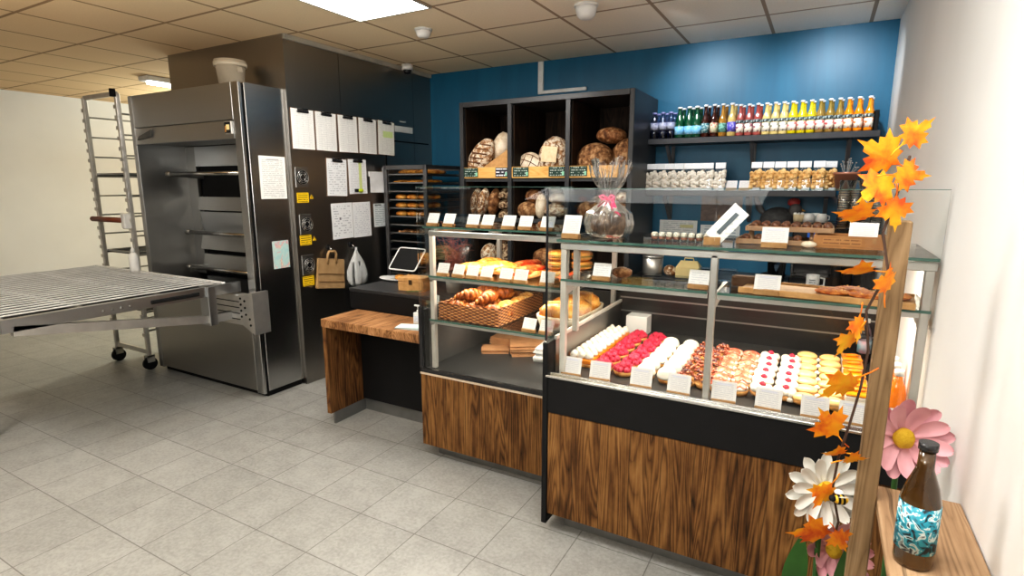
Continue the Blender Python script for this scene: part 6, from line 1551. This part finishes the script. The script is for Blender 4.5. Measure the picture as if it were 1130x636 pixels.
# ---------------------------------------------------------------- light
def area(name, loc, size, power, color=(1, 1, 1), rot=(0, 0, 0), size_y=None, spread=None):
    l = bpy.data.lights.new(name, 'AREA'); l.energy = power; l.color = color; l.size = size
    if size_y: l.shape = 'RECTANGLE'; l.size_y = size_y
    if spread: l.spread = spread
    o = bpy.data.objects.new(name, l); COL.objects.link(o); o.location = loc; o.rotation_euler = rot
    return o
def spot(name, loc, target, power, color=(1, 1, 1), angle=60, blend=.6, r=.04):
    l = bpy.data.lights.new(name, 'SPOT'); l.energy = power; l.color = color; l.spot_size = math.radians(angle); l.spot_blend = blend; l.shadow_soft_size = r
    o = bpy.data.objects.new(name, l); COL.objects.link(o); o.location = loc
    o.rotation_euler = (Vector(target) - Vector(loc)).to_track_quat('-Z', 'Y').to_euler()
    return o
WARM = (1, .90, .76); NEUT = (1, .98, .95); COOL = (.93, .97, 1)
for (x, y, e) in ((-2.521, 2.667, 20), (-1.321, .867, 24), (-.121, .867, 20), (-3.721, .267, 22), (-1.321, -1.533, 24)):
    area('panel_lamp', (x, y, ZC - .03), .56, e, NEUT)
area('tube_lamp', (-6.1, 4.0, ZC - .1), .2, 45, (.95, 1, .88), size_y=1.3)
area('kitchen_ceiling_fill', (-6.6, 5.0, 1.9), 1.0, 75, (.96, 1, .88), (math.radians(180), 0, 0))  # added uplight without a fitting, brightens the passage ceiling
# spots washing the blue wall and the bread shelf
spot('wall_spot', (-.95, 3.75, ZC - .02), (-.78, 4.68, 2.1), 58, COOL, 80, .9)
spot('wall_spot', (-.02, 3.75, ZC - .02), (-.0, 4.68, 2.1), 66, COOL, 80, .9)
spot('shelf_spot', (-2.1, 3.0, ZC - .02), (-2.0, 4.1, 1.7), 38, NEUT, 70, .8)
# added unseen fills facing up, no real fittings, to brighten the ceiling
area('ceiling_fill', (-1.6, -1.6, 1.7), 2.4, 150, NEUT, (math.radians(180 - 12), 0, 0))
area('warm_ceiling_fill', (-3.6, .6, 2.0), 1.0, 14, (1, .84, .62), (math.radians(180), 0, 0))  # added warm fill that tints the ceiling on the oven side
# LED strips under the top rails, more added under lower shelves for brightness
area('case_led', (-.33, 2.50, 1.335), 1.25, 8, WARM, (math.radians(8), 0, 0), .02)
area('case_led', (-.33, 2.44, 1.180), 1.25, 7.5, WARM, (math.radians(-4), 0, 0), .02)
area('case_led', (-1.45, 2.60, 1.325), .80, 6, WARM, (math.radians(-18), 0, 0), .02)
area('case_led', (-1.45, 2.75, .830), .80, 4, WARM, (0, 0, 0), .02)
area('case_led', (-1.45, 2.60, 1.080), .80, 5, WARM, (math.radians(-18), 0, 0), .02)
w = bpy.data.worlds.new('world'); scene.world = w; w.use_nodes = True
w.node_tree.nodes['Background'].inputs[0].default_value = (.55, .58, .6, 1)
w.node_tree.nodes['Background'].inputs[1].default_value = .15
# ---------------------------------------------------------------- camera
cam = bpy.data.cameras.new('camera'); co = bpy.data.objects.new('camera', cam); COL.objects.link(co)
YAW, PITCH = -.5069, .1845
Fh = Vector((math.sin(YAW), math.cos(YAW), 0)); Rt = Vector((math.cos(YAW), -math.sin(YAW), 0)); U = Vector((0, 0, 1))
Fw = Fh * math.cos(PITCH) - U * math.sin(PITCH); Up = Fh * math.sin(PITCH) + U * math.cos(PITCH)
co.matrix_world = Matrix((( Rt.x, Up.x, -Fw.x, 0), (Rt.y, Up.y, -Fw.y, 0), (Rt.z, Up.z, -Fw.z, 1.6), (0, 0, 0, 1)))
cam.sensor_fit = 'HORIZONTAL'; cam.sensor_width = 36; cam.lens = 608.24 * 36 / 1130; cam.shift_x = -1 / 1130
cam.clip_start = .02; cam.clip_end = 60
scene.camera = co
scene.view_settings.view_transform = 'Standard'
scene.view_settings.look = 'Medium High Contrast'
scene.view_settings.exposure = -0.22
